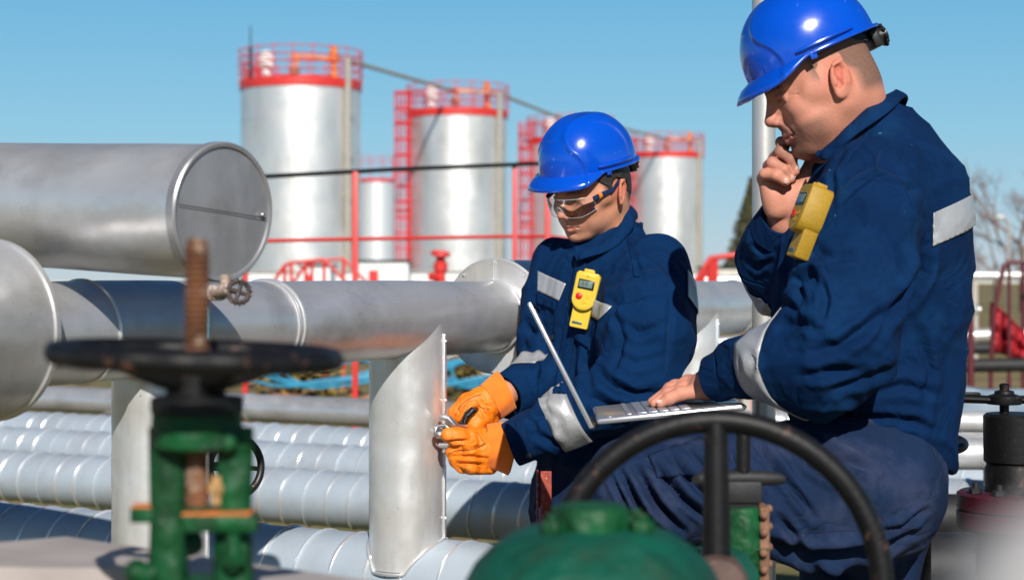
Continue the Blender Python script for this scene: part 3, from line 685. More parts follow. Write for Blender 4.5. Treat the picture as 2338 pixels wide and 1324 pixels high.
b.add(vs_, [(i * (N + 1) + j, i * (N + 1) + j + 1, (i + 1) * (N + 1) + j + 1, (i + 1) * (N + 1) + j) for i in range(N) for j in range(N)])
o = b.build('sheet', mat('red_sheet', (.30, .012, .02), .6, 0, var=.4, vscale=4), root, ang=0); md = o.modifiers.new('t', 'SOLIDIFY'); md.thickness = .01
# plastic sheeting heap
b = MB(); N = 40; vs_ = []
for i in range(N + 1):
    for j in range(N + 1):
        x = lerp(1.9, 4.2, i / N); y = lerp(8, 10.5, j / N); e = min(i, N - i, j, N - j) / 6
        vs_.append((x, y, .79 * min(1, e) * (.92 + .16 * noise.noise(Vector((x * 2.2, y * 2.2, 1)))) + .01))
b.add(vs_, [(i * (N + 1) + j, (i + 1) * (N + 1) + j, (i + 1) * (N + 1) + j + 1, i * (N + 1) + j + 1) for i in range(N) for j in range(N)])
b.build('sheeting_heap', mat('plastic_sheet', (.42, .50, .56), .3, 0, var=.2, vscale=5, bump=.8, bscale=8), None, 0, label='heap under crumpled pale blue plastic sheeting behind the black valve', cat='tarpaulin')
# red hydrant post at right
c = P(2216, 640, 14); root = empty('hydrant_post', (c.x, c.y, 0), 'thin dark red standpipe with a grey head right of the older worker', 'standpipe')
b = MB(); b.cyl((c.x, c.y, 0), (c.x, c.y, 1.1), .03, n=10); b.build('riser', mat('maroon_rail', (.1, .012, .02)), root)
b = MB(); b.sphere((c.x, c.y, 1.16), (.06, .06, .07), 12); b.cyl((c.x - .08, c.y, 1.16), (c.x + .08, c.y, 1.16), .03, n=10); b.build('head', polem, root)
# ---------------- implicit surface modelling for bodies and clothes ----------------
def A3(v): return np.array([float(k) for k in v])
def smin(a, b, k):
    if k <= 0: return np.minimum(a, b)
    h = np.maximum(k - np.abs(a - b), 0) / k; return np.minimum(a, b) - h * h * k * .25
class SDF:
    def __init__(s): s.ops = []
    def cap(s, a, b, ra, rb=None, k=.01, sub=False, flat=None):
        a, b = A3(a), A3(b); rb = ra if rb is None else rb; ab = b - a; L2 = max(1e-12, ab @ ab); fl = None
        if flat is not None:
            n = A3(flat[0]); fl = (n / np.linalg.norm(n), flat[1])
        def f(p):
            q = p - a; t = np.clip(q @ ab / L2, 0, 1); w = q - t[:, None] * ab
            if fl: w = w + np.outer(w @ fl[0], fl[0]) * (1 / fl[1] - 1)
            return (np.sqrt((w * w).sum(1)) - (ra + (rb - ra) * t)) * (fl[1] if fl else 1)
        s.ops.append((f, (a + b) / 2, math.sqrt(L2) / 2 + max(ra, rb), k, sub)); return s
    def ell(s, c, r, k=.01, sub=False, M=None):
        c, r = A3(c), A3(r); Mi = None if M is None else np.array(M.transposed() if hasattr(M, 'transposed') else M)
        def f(p):
            q = p - c
            if Mi is not None: q = q @ Mi.T
            k0 = np.sqrt(((q / r) ** 2).sum(1)) + 1e-9; k1 = np.sqrt(((q / r ** 2) ** 2).sum(1)) + 1e-9
            return k0 * (k0 - 1) / k1
        s.ops.append((f, c, r.max(), k, sub)); return s
    def loft(s, st, k=.02, ang=0.0, pw=2.3):
        """st: rows z, cx, cy, a (along the turned x axis), b (along the turned y axis)"""
        st = np.array(sorted(st)); z = st[:, 0]; ca, sa = math.cos(ang), math.sin(ang)
        zz = np.linspace(z[0], z[-1], 200); tab = [np.interp(zz, z, st[:, i]) for i in range(1, 5)]
        ker = np.hanning(25); ker /= ker.sum()
        tab = [np.convolve(np.pad(t, 12, mode='edge'), ker, 'valid') for t in tab]
        def f(p):
            cx, cy, a, b = [np.interp(p[:, 2], zz, t) for t in tab]; x, y = p[:, 0] - cx, p[:, 1] - cy
            u, v = x * ca + y * sa, -x * sa + y * ca
            k0 = (np.abs(u / a) ** pw + np.abs(v / b) ** pw) ** (1 / pw)
            d = (k0 - 1) * np.minimum(a, b)
            dz = np.maximum(z[0] - p[:, 2], p[:, 2] - z[-1])
            return np.where(dz > 0, np.sqrt(np.maximum(d, 0) ** 2 + dz ** 2), np.maximum(d, dz))
        c = np.array([st[:, 1].mean(), st[:, 2].mean(), (z[0] + z[-1]) / 2])
        s.ops.append((f, c, (z[-1] - z[0]) / 2 + st[:, 3:5].max() + .1, k, False)); return s
    def group(s, child, fr, rad, k=.01, z=1.0):
        O, M, sc = fr
        def f(p):
            q = ((p - O) @ M.T) / sc
            if z != 1.0: q[:, 2] = np.where(q[:, 2] < 0, q[:, 2] / z, q[:, 2])
            return child.eval(q) * sc
        s.ops.append((f, O, rad * sc, k, False)); return s
    def fn(s, f, c, rad, k=.01, sub=False): s.ops.append((f, A3(c), rad, k, sub)); return s
    def cut(s, a, b, t, rad=.02):
        a, b = A3(a), A3(b); ax = (b - a) / np.linalg.norm(b - a); c = a + (b - a) * t
        s.ops.append((lambda p: -((p - c) @ ax), c + ax * .035, rad, .003, True)); return s
    def eval(s, p):
        d = np.full(len(p), .5)
        for f, c, rad, k, sub in s.ops:
            q = p - c; m = (q * q).sum(1) < (rad + .07) ** 2
            if not m.any(): continue
            v = f(p[m])
            d[m] = -smin(-d[m], v, k) if sub else smin(d[m], v, k)
        return d
def axis_pts(lo, hi, fine, coarse, spans):
    out = [lo]
    while out[-1] < hi:
        x = out[-1]; d = min([max(0, a - x, x - b) for a, b in spans] or [9]); out.append(x + min(coarse, fine + d * .25))
    return np.array(out)
def mesh_sdf(S, xs, ys, zs, blk=6):
    nx, ny, nz = len(xs), len(ys), len(zs); F = np.empty((nx, ny, nz), np.float32)
    def seg(n): return [(i, min(i + blk, n)) for i in range(0, n, blk)]
    sx, sy, sz = seg(nx), seg(ny), seg(nz)
    def cen(ax, sg): return np.array([(ax[a] + ax[b - 1]) / 2 for a, b in sg]), np.array([(ax[min(b, len(ax) - 1)] - ax[max(a - 1, 0)]) / 2 for a, b in sg])
    cx, hx = cen(xs, sx); cy, hy = cen(ys, sy); cz, hz = cen(zs, sz)
    G = np.stack(np.meshgrid(cx, cy, cz, indexing='ij'), -1).reshape(-1, 3); H = np.sqrt(sum(g ** 2 for g in np.meshgrid(hx, hy, hz, indexing='ij'))).reshape(-1)
    cv = S.eval(G); near = np.abs(cv) < H * 1.5 + .012
    cvs = cv.reshape(len(sx), len(sy), len(sz)); nr = near.reshape(cvs.shape)
    todo = []
    for i, (a, b) in enumerate(sx):
        for j, (c, d) in enumerate(sy):
            for k, (e, f) in enumerate(sz):
                if nr[i, j, k]: todo.append((a, b, c, d, e, f))
                else: F[a:b, c:d, e:f] = cvs[i, j, k]
    for q in range(0, len(todo), 1500):
        pts = []; 
        for a, b, c, d, e, f in todo[q:q + 1500]:
            pts.append(np.stack(np.meshgrid(xs[a:b], ys[c:d], zs[e:f], indexing='ij'), -1).reshape(-1, 3))
        val = S.eval(np.concatenate(pts)); o = 0
        for (a, b, c, d, e, f), pp in zip(todo[q:q + 1500], pts):
            F[a:b, c:d, e:f] = val[o:o + len(pp)].reshape(b - a, d - c, f - e); o += len(pp)
    I = F < 0; C = np.zeros((nx - 1, ny - 1, nz - 1), np.int8)
    for dx in (0, 1):
        for dy in (0, 1):
            for dz in (0, 1): C += I[dx:nx - 1 + dx, dy:ny - 1 + dy, dz:nz - 1 + dz]
    act = np.argwhere((C > 0) & (C < 8)); idx = -np.ones(C.shape, np.int32); idx[tuple(act.T)] = np.arange(len(act))
    acc = np.zeros((len(act), 3)); cnt = np.zeros(len(act)); ax = (xs, ys, zs)
    for d in range(3):
        o1, o2 = [k for k in range(3) if k != d]
        for a in (0, 1):
            for b in (0, 1):
                c0 = act.copy(); c0[:, o1] += a; c0[:, o2] += b; c1 = c0.copy(); c1[:, d] += 1
                f0 = F[tuple(c0.T)]; f1 = F[tuple(c1.T)]; m = (f0 < 0) != (f1 < 0)
                t = np.clip(f0[m] / (f0[m] - f1[m] + 1e-12), 0, 1); pp = np.stack([ax[k][c0[m, k]] for k in range(3)], 1)
                pp[:, d] += t * (ax[d][c1[m, d]] - ax[d][c0[m, d]]); acc[m] += pp; cnt[m] += 1
    V = acc / cnt[:, None]; Fs = []
    for d in range(3):
        o1, o2 = (d + 1) % 3, (d + 2) % 3
        sl0 = [slice(None)] * 3; sl1 = [slice(None)] * 3; sl0[d] = slice(0, -1); sl1[d] = slice(1, None)
        X = I[tuple(sl0)] != I[tuple(sl1)]; e = np.argwhere(X)
        e = e[(e[:, o1] > 0) & (e[:, o2] > 0) & (e[:, o1] < I.shape[o1] - 1) & (e[:, o2] < I.shape[o2] - 1)]
        q = []
        for a, b in ((-1, -1), (0, -1), (0, 0), (-1, 0)):
            c = e.copy(); c[:, o1] += a; c[:, o2] += b; q.append(idx[tuple(c.T)])
        q = np.stack(q, 1); ins = I[tuple(e.T)]; q[~ins] = q[~ins][:, ::-1]; Fs.append(q)
    Fq = np.concatenate(Fs); Fq = Fq[(Fq >= 0).all(1)]
    return V, Fq
def smooth(V, Fq, it=1, lam=.5):
    E = np.concatenate([Fq[:, [0, 1]], Fq[:, [1, 2]], Fq[:, [2, 3]], Fq[:, [3, 0]]])
    for _ in range(it):
        S_ = np.zeros_like(V); n = np.zeros(len(V))
        for a, b in ((0, 1), (1, 0)):
            for k in range(3): S_[:, k] += np.bincount(E[:, a], V[E[:, b], k], len(V))
            n += np.bincount(E[:, a], minlength=len(V))
        V = V + lam * (S_ / np.maximum(n, 1)[:, None] - V)
    return V
def normals(V, Fq):
    n = np.cross(V[Fq[:, 2]] - V[Fq[:, 0]], V[Fq[:, 3]] - V[Fq[:, 1]]); N = np.zeros_like(V)
    for c in range(4):
        for k in range(3): N[:, k] += np.bincount(Fq[:, c], n[:, k], len(V))
    return N / (np.linalg.norm(N, axis=1)[:, None] + 1e-12)
def np_obj(name, V, Fq, m, parent=None, colors=None, keep_big=False):
    if keep_big:      # largest connected piece only
        lab = np.arange(len(V)); E = np.concatenate([Fq[:, [0, 1]], Fq[:, [1, 2]], Fq[:, [2, 3]], Fq[:, [3, 0]]])
        while True:
            l0 = lab.copy(); mn = np.minimum(lab[E[:, 0]], lab[E[:, 1]]); np.minimum.at(lab, E[:, 0], mn); np.minimum.at(lab, E[:, 1], mn); lab = lab[lab]
            if (l0 == lab).all(): break
        big = np.bincount(lab).argmax(); kv = lab == big; mp = np.cumsum(kv) - 1; Fq = mp[Fq[kv[Fq[:, 0]]]]; V = V[kv]
        if colors is not None: colors = colors[kv]
    me = bpy.data.meshes.new(name); me.vertices.add(len(V)); me.vertices.foreach_set('co', V.astype(np.float32).ravel())
    nf, w_ = Fq.shape; me.loops.add(nf * w_); me.loops.foreach_set('vertex_index', Fq.astype(np.int32).ravel())
    me.polygons.add(nf); me.polygons.foreach_set('loop_start', np.arange(nf, dtype=np.int32) * w_)
    me.update(calc_edges=True); me.validate(); me.materials.append(m); me.shade_smooth()
    if colors is not None:
        at = me.color_attributes.new('Col', 'FLOAT_COLOR', 'POINT'); c4 = np.ones((len(V), 4), np.float32); c4[:, :3] = colors; at.data.foreach_set('color', c4.ravel())
    o = bpy.data.objects.new(name, me); COL.objects.link(o)
    if parent is not None: attach(o, parent)
    return o
def to_px(V):
    d = V[:, 1]; return np.stack([CX + V[:, 0] / d * FPX, HY - (V[:, 2] - CZ) / d * FPX], 1)
def sstep(x, a, b): t = np.clip((x - a) / (b - a), 0, 1); return t * t * (3 - 2 * t)
def cloth(V, Fq, folds, amp=.0035, seed=0, scale=1.0, tension=None, sm=3):
    """wrinkle a garment: broad warped ridges everywhere plus drawn creases (points, width, depth) on the side they are seen on"""
    V = smooth(V, Fq, sm, .5); rng = np.random.RandomState(seed); N = normals(V, Fq); D = np.zeros(len(V))
    W = V.copy()
    for k in range(3): W = W + .018 * np.sin(W @ rng.randn(3, 3) * 14 + rng.rand(3) * 6)
    for i in range(9):
        fr = (16 + 5 * i) * scale; dr = rng.randn(3); dr /= np.linalg.norm(dr); ph = rng.rand() * 6
        msk = sstep(np.sin(V @ rng.randn(3) * 7 + rng.rand() * 6), -.1, .9)
        D += amp * (16 / fr * scale) ** .6 * msk * (1 - 2 * np.abs(np.sin(W @ dr * fr + ph)) ** .7) * 1.0
    if tension is not None: D *= tension(V)
    px = to_px(V); view = V - np.array([0, 0, CZ]); view /= np.linalg.norm(view, axis=1)[:, None]
    face = sstep(-(view * N).sum(1), .0, .35)
    for pts, wd, dp in folds:
        pts = np.array(pts, float); best = np.full(len(V), 1e9); tt = np.zeros(len(V)); sg = np.zeros(len(V))
        L = np.r_[0, np.cumsum(np.linalg.norm(np.diff(pts, axis=0), axis=1))]
        near = (px[:, 0] > pts[:, 0].min() - wd * 4) & (px[:, 0] < pts[:, 0].max() + wd * 4) & (px[:, 1] > pts[:, 1].min() - wd * 4) & (px[:, 1] < pts[:, 1].max() + wd * 4)
        q = px[near]; b_ = best[near]; t_ = tt[near]; s_ = sg[near]
        for a, b, l0, l1 in zip(pts[:-1], pts[1:], L[:-1], L[1:]):
            ab = b - a; u = np.clip(((q - a) @ ab) / (ab @ ab), 0, 1); w = q - a - u[:, None] * ab; dd = np.sqrt((w * w).sum(1)); c = ab[0] * (q[:, 1] - a[1]) - ab[1] * (q[:, 0] - a[0])
            m = dd < b_; b_[m] = dd[m]; t_[m] = (l0 + u * (l1 - l0))[m] / L[-1]; s_[m] = np.sign(c)[m]
        prof = np.exp(-(b_ / wd) ** 2) * np.sin(np.clip(t_, 0.02, .98) * np.pi) ** .5
        side = np.exp(-((b_ - wd * 1.7) / (wd * 1.0)) ** 2) * np.sin(np.clip(t_, 0.02, .98) * np.pi) ** .5
        D[near] += (-dp * (prof * .6 + .4 * np.exp(-b_ / (wd * .45)) * np.sin(np.clip(t_, 0.02, .98) * np.pi)) + dp * .55 * side) * face[near]
    return V + N * D[:, None]
def frame(theta, phi, rho, sc, anchor_local, anchor_world):
    t, f = R(theta), R(phi)
    F_ = np.array([-math.sin(t) * math.cos(f), -math.cos(t) * math.cos(f), -math.sin(f)]); Rv = np.array([-math.cos(t), math.sin(t), 0.0]); U_ = np.cross(Rv, F_)
    c, s_ = math.cos(R(rho)), math.sin(R(rho)); Rv, U_ = Rv * c + U_ * s_, U_ * c - Rv * s_
    M = np.stack([Rv, F_, U_]); O = A3(anchor_world) - (A3(anchor_local) * sc) @ M
    return O, M, sc
def from_local(fr, p): return Vector(fr[0] + (A3(p) * fr[2]) @ fr[1])
def dir_local(fr, v): return Vector(A3(v) @ fr[1])
# ---------------- heads, helmets, glasses ----------------
ZS = dict(old=1.0, young=.90)
def squash(p, z): p = p.copy(); p[:, 2] = np.where(p[:, 2] < 0, p[:, 2] / z, p[:, 2]); return p
def head_sdf(kind):
    S = SDF(); old = kind == 'old'; e = SDF.ell; c = S.cap
    S.ell((0, -.010, .036), (.075, .093, .084))
    S.ell((0, .034, -.022), (.058 if old else .054, .058, .078), k=.03)
    S.ell((0, -.045, -.02), (.058, .050, .060), k=.03)
    for s in (-1, 1):
        c((s * .052, -.004, -.040), (s * .022, .066, -.088), .022 if old else .017, .020 if old else .0165, k=.028)
        S.ell((s * .042, .058, -.020), (.022, .026, .020), k=.022)
        S.ell((s * .040, .050, -.055), (.022, .028, .028) if old else (.020, .026, .024), k=.024)
        c((s * .012, .0890, .026), (s * .042, .076, .026), .0090 if old else .0080, .0085 if old else .0075, k=.010)
        S.ell((s * .064, .020, .000), (.012, .03, .02), k=.02)
    S.ell((0, .078, -.093), (.021, .017, .015), k=.014)
    if old: S.ell((0, .045, -.100), (.036, .034, .018), k=.02)
    for s in (-1, 1):
        S.ell((s * .033, .1025, .009), (.0140, .0165, .0095), k=.012, sub=True)
        S.ell((s * .031, .0745, .0085), (.0138, .0142, .0132), k=.003)
        c((s * .018, .0895, .0125), (s * .042, .0835, .0105), .0028, .0028, k=.004)
        c((s * .018, .0865, -.001), (s * .042, .0810, .001), .0026, .0026, k=.005)
        S.ell((s * .031, .0955, .0035), (.0120, .0075, .0009), k=.002, sub=True)
    c((0, .090, .020), (0, .1105, -.020), .0075, .0088, k=.014)
    S.ell((0, .1115 if old else .1125, -.0245), (.0098, .0098, .0085) if not old else (.0120, .0105, .0100), k=.006)
    c((0, .080, .004), (0, .088, -.034), .013, .016, k=.010)
    for s in (-1, 1):
        S.ell((s * .0115, .1030, -.0305), (.0070, .0100, .0072), k=.006)
        S.ell((s * .0062, .1075, -.0385), (.0033, .0050, .0035), k=.002, sub=True)
    S.ell((0, .078, -.058), (.032, .0195, .026), k=.014)
    for s in (-1, 1):
        c((0, .0965, -.0560), (s * .021, .0860, -.0620), .0048, .0028, k=.006)
        c((0, .0945, -.0695), (s * .018, .0860, -.0650), .0058, .0030, k=.006)
        S.ell((s * .0225, .0905, -.063), (.0025, .003, .002), k=.004, sub=True)
    S.ell((0, .0985, -.0628), (.021, .009, .0009), k=.0025, sub=True)
    if old:
        for s in (-1, 1):
            c((s * .0165, .0985, -.030), (s * .0285, .0850, -.062), .0014, .0012, k=.006, sub=True)
            c((s * .020, .0900, -.0035), (s * .040, .0800, -.0045), .0009, .0007, k=.004, sub=True)
            for q in (.002, .008, -.004): c((s * .047, .0760, .006), (s * .060, .0600, .006 + q * 1.6), .0006, .0005, k=.003, sub=True)
        for z in (.044, .053): c((-.04, .080, z), (.04, .080, z), .0006, .0006, k=.003, sub=True)
    S.ell((0, .101, -.0485), (.0032, .006, .006), k=.004, sub=True)
    S.ell((0, .0945, -.0800), (.013, .006, .0035), k=.006, sub=True)
    for s in (-1, 1):      # ears
        Me = Matrix.Rotation(R(16), 3, 'X') @ Matrix.Rotation(R(-s * 26), 3, 'Z')
        E = SDF()
        E.ell((0, 0, 0), (.0070, .0185, .0320), k=0)
        E.ell((s * .006, .0015, .006), (.0080, .0105, .0185), k=.0025, sub=True)
        E.ell((s * .004, .004, -.008), (.0125, .0085, .0115), k=.0025, sub=True)
        E.cap((s * .0035, -.0145, -.006), (s * .0038, -.0155, .012), .0034, .0036, k=.003)
        E.cap((s * .0038, -.0155, .012), (s * .0038, -.004, .0285), .0036, .0036, k=.003)
        E.cap((s * .0038, -.004, .0285), (s * .0028, .0120, .0220), .0036, .0030, k=.003)
        E.cap((s * .0035, .0100, -.001), (s * .0030, .0110, -.0100), .0034, .0040, k=.003)
        E.cap((s * .0015, -.0085, -.011), (s * .0020, -.0085, .0100), .0026, .0024, k=.003)
        E.ell((s * .0015, .0030, -.0265), (.0050, .0085, .0085), k=.005)
        M_ = np.array(Me.transposed())
        S.group(E, (np.array([s * .0835, -.010, -.002]), M_, 1.0 if not old else 1.04), .04, k=.006)
        S.ell((s * .0890, -.0085, -.0080), (.0105, .0058, .0100), k=.003, sub=True); S.ell((s * .0905, -.0120, .0105), (.0080, .0050, .0085), k=.003, sub=True)
    return S
def skin_colors(V, fr, kind):
    p = squash(((V - fr[0]) @ fr[1].T) / fr[2], ZS[kind]); x, y, z = p.T; ax = np.abs(x); old = kind == 'old'
    base = np.array([.57, .245, .165] if old else [.55, .25, .15]); C = np.tile(base, (len(V), 1))
    rng = np.random.RandomState(3)
    def nz(f, n=5):
        o = 0
        for i in range(n): o = o + np.sin(p @ rng.randn(3) * f + rng.rand() * 6 + 1.5 * np.sin(p @ rng.randn(3) * f * .7))
        return o / n
    def mixc(c, m): nonlocal C; m = np.clip(m, 0, 1)[:, None]; C = C * (1 - m) + np.array(c) * m
    inh = np.exp(-(np.linalg.norm(p, axis=1) / .155) ** 12)
    C *= (1 + .09 * nz(60) + .05 * nz(260))[:, None]
    def bl(cx, cy, cz, r): return np.exp(-(((ax - cx) ** 2 + (y - cy) ** 2 + (z - cz) ** 2) / r ** 2))
    mixc([.56, .15, .10], .85 * bl(.084, -.012, .003, .028) * inh)
    mixc([.58, .20, .15], .55 * bl(.0, .115, -.028, .018)); mixc([.60, .22, .17], .35 * bl(.045, .07, -.022, .024))
    if not old: mixc([.60, .25, .15], .3 * bl(.04, .07, -.03, .03))
    # lips
    lip = np.exp(-((z + .0628) / .0078) ** 4) * np.exp(-(ax / .0215) ** 6) * sstep(y, .084, .090); mixc([.50, .15, .12], .8 * lip * inh)
    # eyelid line, brows
    slit = np.exp(-((z - .0035) / .0026) ** 2) * np.exp(-((ax - .031) / .012) ** 4) * sstep(y, .07, .08); mixc([.03, .015, .01], .9 * slit)
    mixc([.40, .19, .14], .45 * bl(.031, .085, .008, .016))
    brow = np.exp(-((z - .0275 + (ax - .028) ** 2 * 4) / .0062) ** 2) * np.exp(-((ax - .030) / .020) ** 6) * sstep(y, .05, .07); mixc([.025, .014, .010], 1.0 * brow * (.8 + .2 * nz(900)))
    # crop of hair and stubble
    hl = sstep(z, -.002, .022) * sstep(-y, -.040, -.018) + sstep(-y, .030, .062) * sstep(z, -.055, -.030) * (1 if old else 1)
    hl = np.clip(hl, 0, 1) * np.where((ax > .073) & (np.abs(y + .01) < .03) & (np.abs(z) < .04), .0, 1) * inh
    grain = .5 + .5 * nz(1500, 7)
    if old: mixc([.10, .068, .05], hl * (.62 + .36 * grain))
    else: mixc([.025, .018, .014], np.clip(hl * 1.2, 0, 1) * .95)
    st = sstep(-z, .040, .060) * sstep(y, .015, .055) + bl(.0, .10, -.045, .02) * .9; st = np.clip(st, 0, 1) * (1 - lip) * inh
    if old: mixc([.11, .06, .045], st * (.45 + .48 * grain))
    else: mixc([.42, .22, .16], st * .35)
    nm = (.5 + .5 * nz(40)); mixc([.60, .24, .18], .25 * nm * (1 - inh))
    return C
HELM = {}
def helmet_rows():
    if 'r' in HELM: return HELM['r']
    NU, NV = 240, 96; V_ = []; cz = .030
    line = np.array([(.078, .010), (.076, .032), (.080, .052), (.088, .070), (.098, .083), (.0985, .102), (.089, .122), (.066, .143), (.030, .156), (-.03, .157), (-.085, .138), (-.112, .10), (-.122, .06), (-.124, .01)])
    for _ in range(2): line = np.concatenate([[line[0]], np.stack([line[:-1] * .75 + line[1:] * .25, line[:-1] * .25 + line[1:] * .75], 1).reshape(-1, 2), [line[-1]]])
    line2 = np.r_[line, [(-.124, .0), (.078, .0)]].tolist()
    def inside(y, z):
        c = False; j = len(line2) - 1
        for i in range(len(line2)):
            yi, zi = line2[i]; yj, zj = line2[j]
            if (zi > z) != (zj > z) and y < (yj - yi) * (z - zi) / (zj - zi) + yi: c = not c
            j = i
        return c
    la, lb = line[:-1], line[1:]; lab = lb - la; ll = (lab ** 2).sum(1)
    def sd(y, z):
        q = np.array([y, z]) - la; t = np.clip((q * lab).sum(1) / ll, 0, 1); b = math.sqrt(((q - lab * t[:, None]) ** 2).sum(1).min())
        return b if inside(y, z) else -b
    rows = []
    for j in range(NV + 1):
        th = (j / NV) * R(92); row = []
        for i in range(NU):
            ph = 2 * math.pi * i / NU; sx, sy, sz = math.sin(th) * math.sin(ph), math.sin(th) * math.cos(ph), math.cos(th)
            pw = 2.15
            n_ = (abs(sx / .104) ** pw + abs(sy / .1275) ** pw + abs(sz / .128) ** pw) ** (-1 / pw)
            x, y, z = sx * n_, sy * n_, cz + sz * n_
            if j < 3: row.append((x, y, z)); continue
            if abs(x) > .012: q_ = sd(y, z); h = 0.0036 / (1 + math.exp(max(-60, min(60, -q_ / .0013)))) + .0012 * math.exp(-((q_ - .0035) / .0028) ** 2)
            else: h = .0
            h += .0016 * math.exp(-(abs(x) / .016) ** 4) * (1 if z > .11 else 0) if abs(x) < .03 else 0
            k = 1 + h / max(.05, math.sqrt(x * x + y * y + (z - cz) ** 2)); row.append((x * k, y * k, cz + (z - cz) * k))
        rows.append(row)
    last = rows[-1]
    for t, out, drop in ((0, .0015, -.002), (1, .0075, -.001), (2, .009, .002), (3, .0085, .0055)):
        row = []
        for i in range(NU):
            x, y, z = last[i]; ph = 2 * math.pi * i / NU; r = math.hypot(x, y); fr_ = max(0, math.cos(ph)); pk = sstep(np.array(math.cos(ph)), .28, .80).item()
            o = out + pk * .029 * (t / 3) ** .9 * (0.75 + .25 * fr_); dz = drop + pk * (.003 + .021 * (t / 3) ** 1.1) - .012 * (1 - pk) * 0
            tilt = .008 * (y / .12) * 0
            row.append((x * (r + o) / r, y * (r + o) / r, z - dz + tilt))
        rows.append(row)
    HELM['r'] = rows; return rows
def helmet(fr, parent, m, name='safety_helmet'):
    """shell with raised side panels, crown vents, rain gutter and peak; band with ratchet knob"""
    NU, NV = 240, 96; cz = .030; rows = helmet_rows()
    # refine the peak rows
    vs_ = [p for row in rows for p in row]; vs_ = [from_local(fr, p) for p in vs_]; K = len(rows)
    fs = [(j * NU + i, j * NU + (i + 1) % NU, (j + 1) * NU + (i + 1) % NU, (j + 1) * NU + i) for j in range(1, K - 1) for i in range(NU)]
    fs += [(0, NU + (i + 1) % NU, NU + i) for i in range(NU)]
    # vents: crown stays closed, dark blocks laid on it imitate the shade inside slots
    vent = set()
    for (j, i0, i1) in ():
        pass
    b = MB(); b.add(vs_, fs); o = b.build(name, m, parent, ang=50)
    me = o.data
    bm = bmesh.new(); bm.from_mesh(me); bmesh.ops.delete(bm, geom=[v for v in bm.verts if not v.link_faces], context='VERTS'); bmesh.ops.recalc_face_normals(bm, faces=bm.faces[:]); bm.to_mesh(me); bm.free(); me.shade_smooth()
    md = o.modifiers.new('thickness', 'SOLIDIFY'); md.thickness = .0025; md.offset = -1 if True else 1
    # side gutter ridge and lug
    for s in (-1, 1):
        b = MB(); pts = [(s * .1135 * math.cos(R(a)), .1365 * math.sin(R(a)), .037 + .0005) for a in range(-30, 24, 4)]
        b.sweep([from_local(fr, p) for p in pts], [.0024] + [.0036] * (len(pts) - 2) + [.0024], 8)
        b.box(from_local(fr, (s * .1125, .026, .0195)), (.004 * fr[2], .014 * fr[2], .014 * fr[2]), Matrix(fr[1].T.tolist()), .0015)
        b.build('rain_gutter', m, o)
    b = MB()
    for s in (-1, 1):
        for k in range(5):
            y = .048 - k * .018; x = s * .020; zz = cz + .128 * (max(0, 1 - abs(x / .104) ** 2.15 - abs(y / .1275) ** 2.15)) ** (1 / 2.15)
            b.box(from_local(fr, (x, y, zz + .0012)), (.0050, .0125, .0026), Matrix(fr[1].T.tolist()) @ Matrix.Rotation(-y * 6, 3, 'X'), .0004)
    b.build('vent_slot_shade', M_vent, o)
    b = MB()
    for s in (-1, 1):
        for k in range(5):
            y = .048 - k * .018; x = s * .0262; zz = cz + .128 * (max(0, 1 - abs(x / .104) ** 2.15 - abs(y / .1275) ** 2.15)) ** (1 / 2.15)
            b.box(from_local(fr, (x, y, zz + .0009)), (.006, .013, .0026), Matrix(fr[1].T.tolist()) @ Matrix.Rotation(-y * 6, 3, 'X') @ Matrix.Rotation(s * .25, 3, 'Y'), .001)
    b.build('vent_hoods', m, o)
    return o
def headband(fr, parent):
    pts = []; b = MB(); N = 40; vs_ = []
    for i in range(N + 1):
        a = R(200 + (340 - 200) * i / N); e = abs((i / N) - .5) * 2
        for rr, z in ((.0, .030), (.0035, .030), (.0035, .004 + .020 * e ** 1.5), (0, .004 + .020 * e ** 1.5)):
            vs_.append(from_local(fr, ((.080 + rr) * math.cos(a), -.008 + (.104 + rr) * math.sin(a), z - .004 + .0 * e)))
    fs = [(i * 4 + k, i * 4 + (k + 1) % 4, i * 4 + 4 + (k + 1) % 4, i * 4 + 4 + k) for i in range(N) for k in range(4)] + [(0, 1, 2, 3), (N * 4 + 3, N * 4 + 2, N * 4 + 1, N * 4)]
    b.add(vs_, fs); b.box(from_local(fr, (0, -.124, .002)), (.062 * fr[2], .018 * fr[2], .038 * fr[2]), Matrix(fr[1].T.tolist()), .004)
    o = b.build('headband', black_plastic, parent)
    b = MB(); c = from_local(fr, (0, -.131, .002)); ax = -dir_local(fr, (0, 1, 0)); b.lathe(c, ax, [(.015, 0), (.016, .002), (.016, .018), (.013, .020)], 24)
    u = ax.orthogonal().normalized(); w_ = ax.cross(u)
    for k in range(10):
        a = R(36 * k); b.sphere(c + ax * .014 + (u * math.cos(a) + w_ * math.sin(a)) * .0180, .0042, 8)
    b.build('ratchet_knob', black_plastic, o)
helm = mat('blue_helmet_plastic', (.001, .070, .52), .20, 0, var=.04, vscale=12, coat=.35, rvar=.05, bump=.04, bscale=70, specks=((.03, .12, .6), 60, .70))
M_vent = mat('vent_shade', (.004, .008, .03), .6)
black_plastic = mat('black_plastic', (.012, .012, .013), .4)
skinm = mat('skin', (1, 1, 1), .58, 0, attr='Col', sss=.06, bump=.40, bscale=300, spec=.35, rvar=.06, vscale=80)
